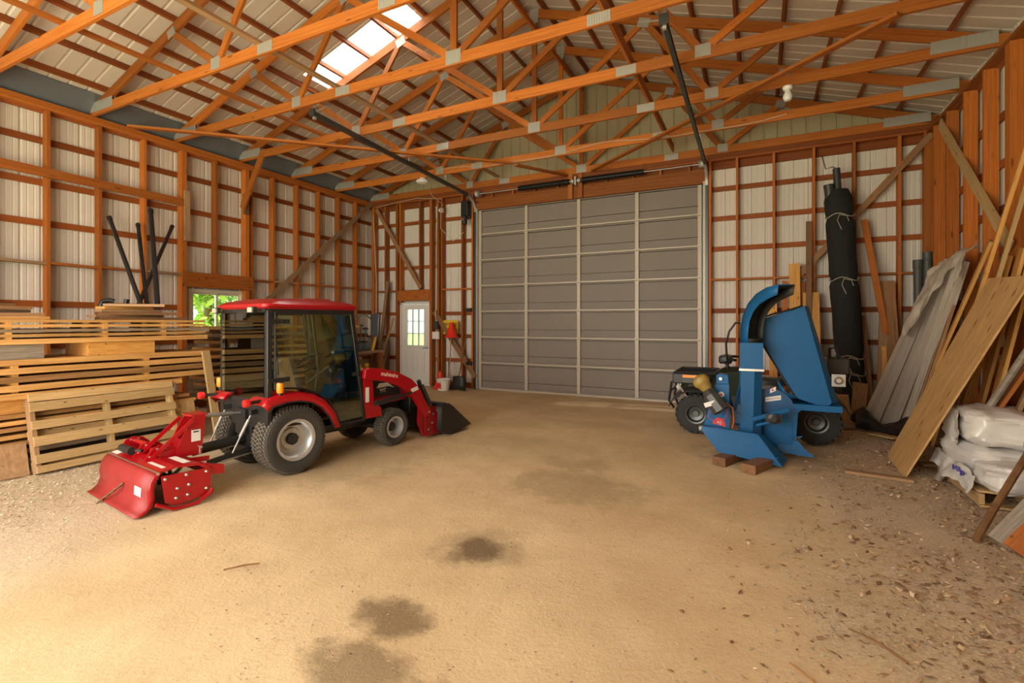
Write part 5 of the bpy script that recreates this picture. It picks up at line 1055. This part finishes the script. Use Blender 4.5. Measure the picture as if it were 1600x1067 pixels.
# ================================================================ small things around the person door and in the roof
M_CREAM = simple('cream_enclosure', (.66,.58,.46), .5)
t = thing('electrical_panel', 'cream electrical panel with black switches at the back left corner', 'electrical panel', (-9.0,10.04,1.24))
MB().box(-.27,.27,-.06,.06,0,.55).obj('cabinet', M_CREAM, t, bevel=.01); MB().box(-.03,.0,-.085,-.06,.16,.36).box(.05,.08,-.08,-.06,.22,.4).box(-.08,.1,-.075,-.06,.1,.13).obj('switches', M_BLACK, t, smooth=False); MB().tube([(0,-.02,.55),(0,-.02,1.5),(-.12,0,3.2)],.012).obj('conduit', M_CABLE, t)
t = thing('wall_outlet', 'white outlet with cables below the electrical panel', 'outlet', (-8.84,10.10,1.08)); MB().box(-.05,.05,-.04,.02,0,.13).obj('outlet_box', M_WHITE, t, bevel=.006); MB().tube([(0,-.05,.05),(-.1,-.12,-.02),(-.22,-.1,-.3),(-.25,-.05,-.7)],.010).obj('cord', M_BLACK, t); MB().tube([(0,-.05,.08),(-.15,-.1,.05),(-.3,-.12,.10)],.007).obj('blue_cord', simple('blue_cord', (.06,.09,.3), .5), t)
for i, (a, b, wd, mt, lab) in enumerate((((-8.78,9.75,0),(-8.66,10.08,2.66),.09,W_GREY,'tall grey board leaning left of the person door'),((-8.72,9.62,0),(-8.44,10.05,1.72),.05,W_GREY,'thin weathered strip tilting right beside the person door'),((-8.84,9.66,0),(-8.78,10.05,1.35),.10,W_OLD,'short brown board leaning nearest the corner'),((-8.62,9.7,0),(-8.60,10.05,1.1),.05,W_GRAYB,'short grey stick leaning closest to the person door'))):
    lean('leaning_board', a, b, wd, .03, mt, (0,1,0), lab, 'boards beside the person door')
# workbench in the corner
wbn = thing('workbench', 'wooden workbench crowded with tools in the left back corner', 'workbench', (-8.62,9.0,0))
MB().box(-.48,.42,-.55,.42,.86,.91).obj('bench_top', W_GREY, wbn, smooth=False); MB().box(-.44,.38,-.5,.38,.34,.37).obj('shelf', W_GREY, wbn, smooth=False)
for x in (-.44,.36):
    for y in (-.5,.36): MB().box(x-.04,x+.04,y-.04,y+.04,0,.86).obj('leg', W_STUD, wbn, smooth=False)
for i, (x, y, lab) in enumerate(((.25,-.30,'yellow lantern on the bench shelf, left one'), (.28,-.05,'yellow lantern on the bench shelf, right one'))):
    l_ = thing('lantern', lab, 'lantern', (-8.62+x,9.0+y,.37), 0, 'lanterns on the bench shelf'); MB().lathe([(.07,0),(.075,.03),(.05,.06),(.05,.16),(.07,.19),(.06,.23),(.02,.26)], (0,0,0), (0,0,1), 16).obj('lantern_body', M_YELLOW, l_); MB().tube([(-.06,0,.2),(-.05,0,.3),(.05,0,.3),(.06,0,.2)],.006).obj('handle', M_BLACK, l_)
lean('spirit_level', (-8.22,9.02,.91), (-8.26,9.30,1.62), .06, .025, M_YELLOW, (1,0,0), 'yellow spirit level standing on the workbench', None, 'level')
for i, (y, z1, lab) in enumerate(((8.62,1.55,'dark bar clamp on the workbench, left one'),(8.78,1.48,'dark bar clamp on the workbench, right one'))):
    t = thing('bar_clamp', lab, 'clamp', (-8.25,y,.91), 0, 'clamps on the workbench'); MB().beam((0,0,0),(-.02,.08,z1-.91),.022,.012).obj('bar', M_TRACK, t); MB().box(-.03,.03,-.03,.10,z1-.97,z1-.93).obj('fixed_jaw', M_BLACK, t); MB().box(-.03,.03,-.06,.06,.2,.25).obj('sliding_jaw', M_BLACK, t); MB().cyl((0,-.05,.225),(0,-.14,.225),.018,n=10).obj('handle', W_STUD, t)
tag(MB().box(-8.95,-8.45,8.75,9.2,.912,1.10).obj('tool_box', M_TRACK, bevel=.02), 'dark steel tool box on the workbench', 'tool box')
# things right of the person door
sg_ = thing('warning_sign', 'yellow sign lettered private property behind the red funnel', 'sign', (-6.72,10.10,1.30)); bd = MB().box(-.21,.21,-.004,.004,0,.34).obj('sign_board', simple('sign_yellow', (.75,.47,.01), .5), sg_, smooth=False)
text('PRIVATE', .105, (0,-.006,.235), (1,0,0), (0,0,1), M_BLACK, bd); text('PROPERTY', .085, (0,-.006,.10), (1,0,0), (0,0,1), M_BLACK, bd)
M_SAFE = simple('fluorescent_red_plastic', (.80,.035,.01), .4)
def cone(name, loc, r, h_, label, grp):
    t = thing(name, label, 'funnel', loc, 0, grp); MB().lathe([(r,0),(r,.05*h_),(r*.85,.1*h_),(r*.28,.88*h_),(r*.22,h_),(r*.15,h_)], (0,0,0), (0,0,1), 20).obj('cone_body', M_SAFE, t); MB().lathe([(r*1.03,0),(r*1.06,.02*h_),(r*1.03,.06*h_),(r*.95,.06*h_)], (0,0,0), (0,0,1), 20).obj('rim', M_REDST, t)
cone('red_funnel', (-6.58,9.93,1.22), .165, .37, 'bright red cone shaped funnel hanging on the wall by the yellow sign', 'red funnels')
cone('red_funnel', (-6.80,9.78,0), .17, .42, 'bright red cone shaped funnel standing on the floor by the bucket', 'red funnels')
t = thing('bucket', 'white bucket with a red square label on the floor by the door', 'bucket', (-6.58,9.60,0)); b_ = MB().lathe([(.0,.0),(.13,0),(.165,.25),(.175,.25),(.175,.27),(.155,.27),(.12,.02),(0,.02)], (0,0,0), (0,0,1), 24, False).obj('bucket_body', M_WHITE, t); MB().prism([(-.06,.06),(.06,.06),(.06,.19),(-.06,.19)], (-.03,-.142,0), (1,0,0), (0,-.14,1), (0,-1,0), 0, .012).obj('label', M_REDST, b_, smooth=False); MB().tube([(-.17,0,.26),(-.12,-.14,.24),(.0,-.19,.235),(.12,-.14,.24),(.17,0,.26)],.004).obj('bail', M_STEEL, t)
t = thing('scoop_shovel', 'wide black scoop shovel standing against the wall right of the bucket', 'shovel', (-6.22,9.72,0)); MB().strip([[V((-.19+.03*z/.4,-.02+.0*z,z)), V((-.09,-.05,z+.01)), V((.0,-.06,z+.02)), V((.09,-.05,z+.01)), V((.19-.03*z/.4,-.02,z))] for z in (.01,.12,.25,.33)]).obj('scoop', M_BLACK, t, solid=.006); MB().cyl((0,-.04,.28),(-.02,.32,1.25),.015,n=10).obj('handle', W_OLD, t)
t = thing('garden_tool', 'slim wooden handled tool leaning behind the bucket', 'tool', (-6.60,9.84,0)); MB().cyl((0,0,.02),(-.08,.24,1.45),.014,n=10).obj('handle', W_GREY, t); MB().box(-.07,.07,-.02,.02,0,.12).obj('blade', M_TRACK, t, bevel=.008)
t = thing('pry_bar', 'dark bar leaning between the funnel and bucket', 'bar', (-6.72,9.90,0)); MB().tube([(.1,0,.01),(.08,.0,.05),(-.02,.16,.72)],.016).obj('bar_body', M_BLACK, t); MB().box(.06,.16,-.02,.02,0,.03).obj('claw', M_BLACK, t)
t = thing('switch_box', 'grey timer box above a white switch right of the person door', 'switch', (-7.10,10.02,1.20)); MB().box(-.06,.06,-.02,.03,.22,.42).obj('timer', M_DGREY, t, bevel=.008); MB().box(-.10,.10,-.02,.03,-.02,.16).obj('switch_plate', M_WHITE, t, bevel=.006); MB().tube([(0,.0,.42),(-.02,.02,1.1),(.03,.02,3.3)],.010).obj('conduit', M_CABLE, t)
for z, lab in ((1.88,'small black bracket on the stud left of the big door, upper'), (.60,'small black bracket on the stud left of the big door, lower')):
    t = thing('wall_bracket', lab, 'bracket', (-6.16,10.08,z), 0, 'black brackets by the big door'); MB().box(-.10,.06,-.02,.02,-.03,.05).obj('bracket_plate', M_BLACK, t, bevel=.006); MB().cyl((-.02,-.02,.01),(-.02,-.05,.01),.02,n=10).obj('knob', M_BLACK, t)
# lamps
def lamp(x, y, z, kind, label):
    t = thing('ceiling_lamp', label, 'lamp', (x,y,z), 0, 'lamps under the trusses')
    MB().lathe([(.06,0),(.065,-.015),(.05,-.05),(.03,-.055)], (0,0,0), (0,0,1), 18).obj('lamp_holder', M_WHITE, t)
    if kind: MB().lathe([(.03,-.05),(.035,-.07),(.055,-.12),(.06,-.15),(.04,-.19),(0,-.20)], (0,0,0), (0,0,1), 18, False).obj('bulb', M_STICK, t)
    else: MB().lathe([(.05,-.045),(.13,-.05),(.145,-.075),(.12,-.11),(.05,-.13),(0,-.135)], (0,0,0), (0,0,1), 20, False).obj('dome', M_STICK, t)
lamp(.36,7.61,ZC-.072,1,'bare white bulb lamp under a truss at right'); lamp(-6.62,8.85,ZC-.072,0,'round white dome lamp under a truss near the left back corner')
tag(MB().tube([(x, 8.80, ZC-.03+.045*math.sin(x*1.9)-.02*math.cos(x*3.7)) for x in [-6.2+.33*k for k in range(21)]], .007, 6).obj('cable', M_CABLE), 'pale electric cable sagging along the sixth truss', 'cable')
tag(MB().tube([(-6.62,8.87,ZC-.03),(-6.7,9.3,4.50),(-6.75,9.8,4.42),(-6.95,10.02,4.35),(-6.98,10.05,3.9),(-6.6,10.03,3.55),(-6.3,10.04,3.75)],.008,6).obj('cable', M_CABLE), 'pale cable looping from the dome lamp to the opener', 'cable')
tag(MB().tube([(-9.0,10.0,4.6),(-8.3,9.98,4.66),(-7.6,9.99,4.70),(-6.9,10.0,4.60)],.008,6).obj('cable', M_CABLE), 'pale cable strung along the back wall top plate', 'cable')
t = thing('wall_camera', 'small white sensor on the stud left of the door opener', 'sensor', (-6.93,10.0,4.30)); MB().box(-.04,.04,-.03,.06,-.02,.08).obj('sensor_base', M_WHITE, t, bevel=.008); MB().lathe([(.03,0),(.035,.05),(.02,.09),(0,.09)], (0,-.03,.03), (.3,-1,-.3), 14, False).obj('sensor_head', M_WHITE, t)
# ================================================================ loose litter on the ground
def litter(name, n, region, smin, smax, asp, mat, label, seed, flat=.25):
    rnd = random.Random(seed); m = MB(); k = 0
    while k < n:
        x, y = region(rnd)
        if x is None: continue
        k += 1; s = rnd.uniform(smin, smax); a = rnd.random()*6.28; e = V((math.cos(a),math.sin(a),rnd.gauss(0,flat))).normalized()*s; f = V((-math.sin(a),math.cos(a),rnd.gauss(0,flat))).normalized()*s*rnd.uniform(*asp); p = V((x,y,gz(x,y)+.004+abs(e.z)*.5)); u = V((0,0,s*.12))
        m.add([p-e, p-f*.8, p+e, p+f, p+u], [(0,1,4),(1,2,4),(2,3,4),(3,0,4),(0,3,2,1)])
    return tag(m.obj(name, mat, None, smooth=False), label, None, None, 'stuff')
def chipmat(name, cols):
    m, nt, b = newmat(name); ge = N(nt, 'ShaderNodeNewGeometry'); r = N(nt, 'ShaderNodeValToRGB'); r.color_ramp.interpolation = 'LINEAR'
    for i, c in enumerate(cols):
        e = r.color_ramp.elements[i] if i < 2 else r.color_ramp.elements.new(.5); e.color = (*c,1)
    for i, e in enumerate(sorted(r.color_ramp.elements, key=lambda q: q.position)): pass
    nt.links.new(ge.outputs['Random Per Island'], r.inputs[0]); nt.links.new(r.outputs[0], b.inputs['Base Color']); b.inputs['Roughness'].default_value = .85; return m
def reg_r(rnd):
    x = rnd.uniform(-.4,2.4); y = rnd.uniform(1.2,8.8); d = (x-(.35+.10*(y-3)))/.9
    return (x, y) if rnd.random() < 1/(1+math.exp(-3.2*d+1.0)) and abs(mnoise.noise(V((x*1.3,y*1.3,2)))) < .15+.6*rnd.random() else (None, None)
def reg_l(rnd):
    x = rnd.uniform(-7.2,-4.2); y = rnd.uniform(1.1,3.2)
    return (x, y) if rnd.random() < max(.05, min(1, (-x-.35*y-4.2))) else (None, None)
def reg_a(rnd):
    y = .75+rnd.random()**1.6*7.5; return (rnd.uniform(-1.6*y if y < 3 else -4.6, .3*y), y)
litter('wood_chips', 8000, reg_r, .006, .030, (.25,.7), chipmat('bark_and_chips', ((.13,.065,.03),(.70,.52,.32),(.34,.19,.10))), 'scattered brown bark and wood chips along the right side of the floor', 5)
litter('gravel', 8000, reg_r, .004, .014, (.6,1), chipmat('grey_gravel', ((.22,.18,.14),(.55,.48,.40),(.38,.32,.25))), 'fine grey gravel strewn over the right of the floor', 6)
litter('wood_shavings', 5200, reg_l, .005, .018, (.3,.8), chipmat('pale_shavings', ((.35,.26,.16),(.78,.64,.42),(.6,.5,.36))), 'pale shavings and grit strewn before the pallet and tiller', 7)
litter('sawdust_flecks', 4200, reg_a, .003, .011, (.15,.6), chipmat('dark_flecks', ((.10,.065,.04),(.50,.36,.21),(.26,.17,.10))), 'sparse dark flecks and pebbles across the sandy floor', 8)
for i, (a, b, lab) in enumerate((((.42,3.05,.012),(.62,2.86,.012),'thin pale splinter on the floor, farther one at right'),((.13,2.62,.012),(.28,2.40,.012),'long thin dark twig on the floor at lower right'),((-3.05,1.99,.012),(-2.92,2.15,.012),'thin dark splinter on the floor at lower left'))):
    tag(MB().tube([a, (V(a)+V(b))/2+V((.01,.015,.006)), b], .006, 6).obj('twig', W_OLD), lab, 'twig', 'twigs on the floor')
bpy.context.view_layer.update()
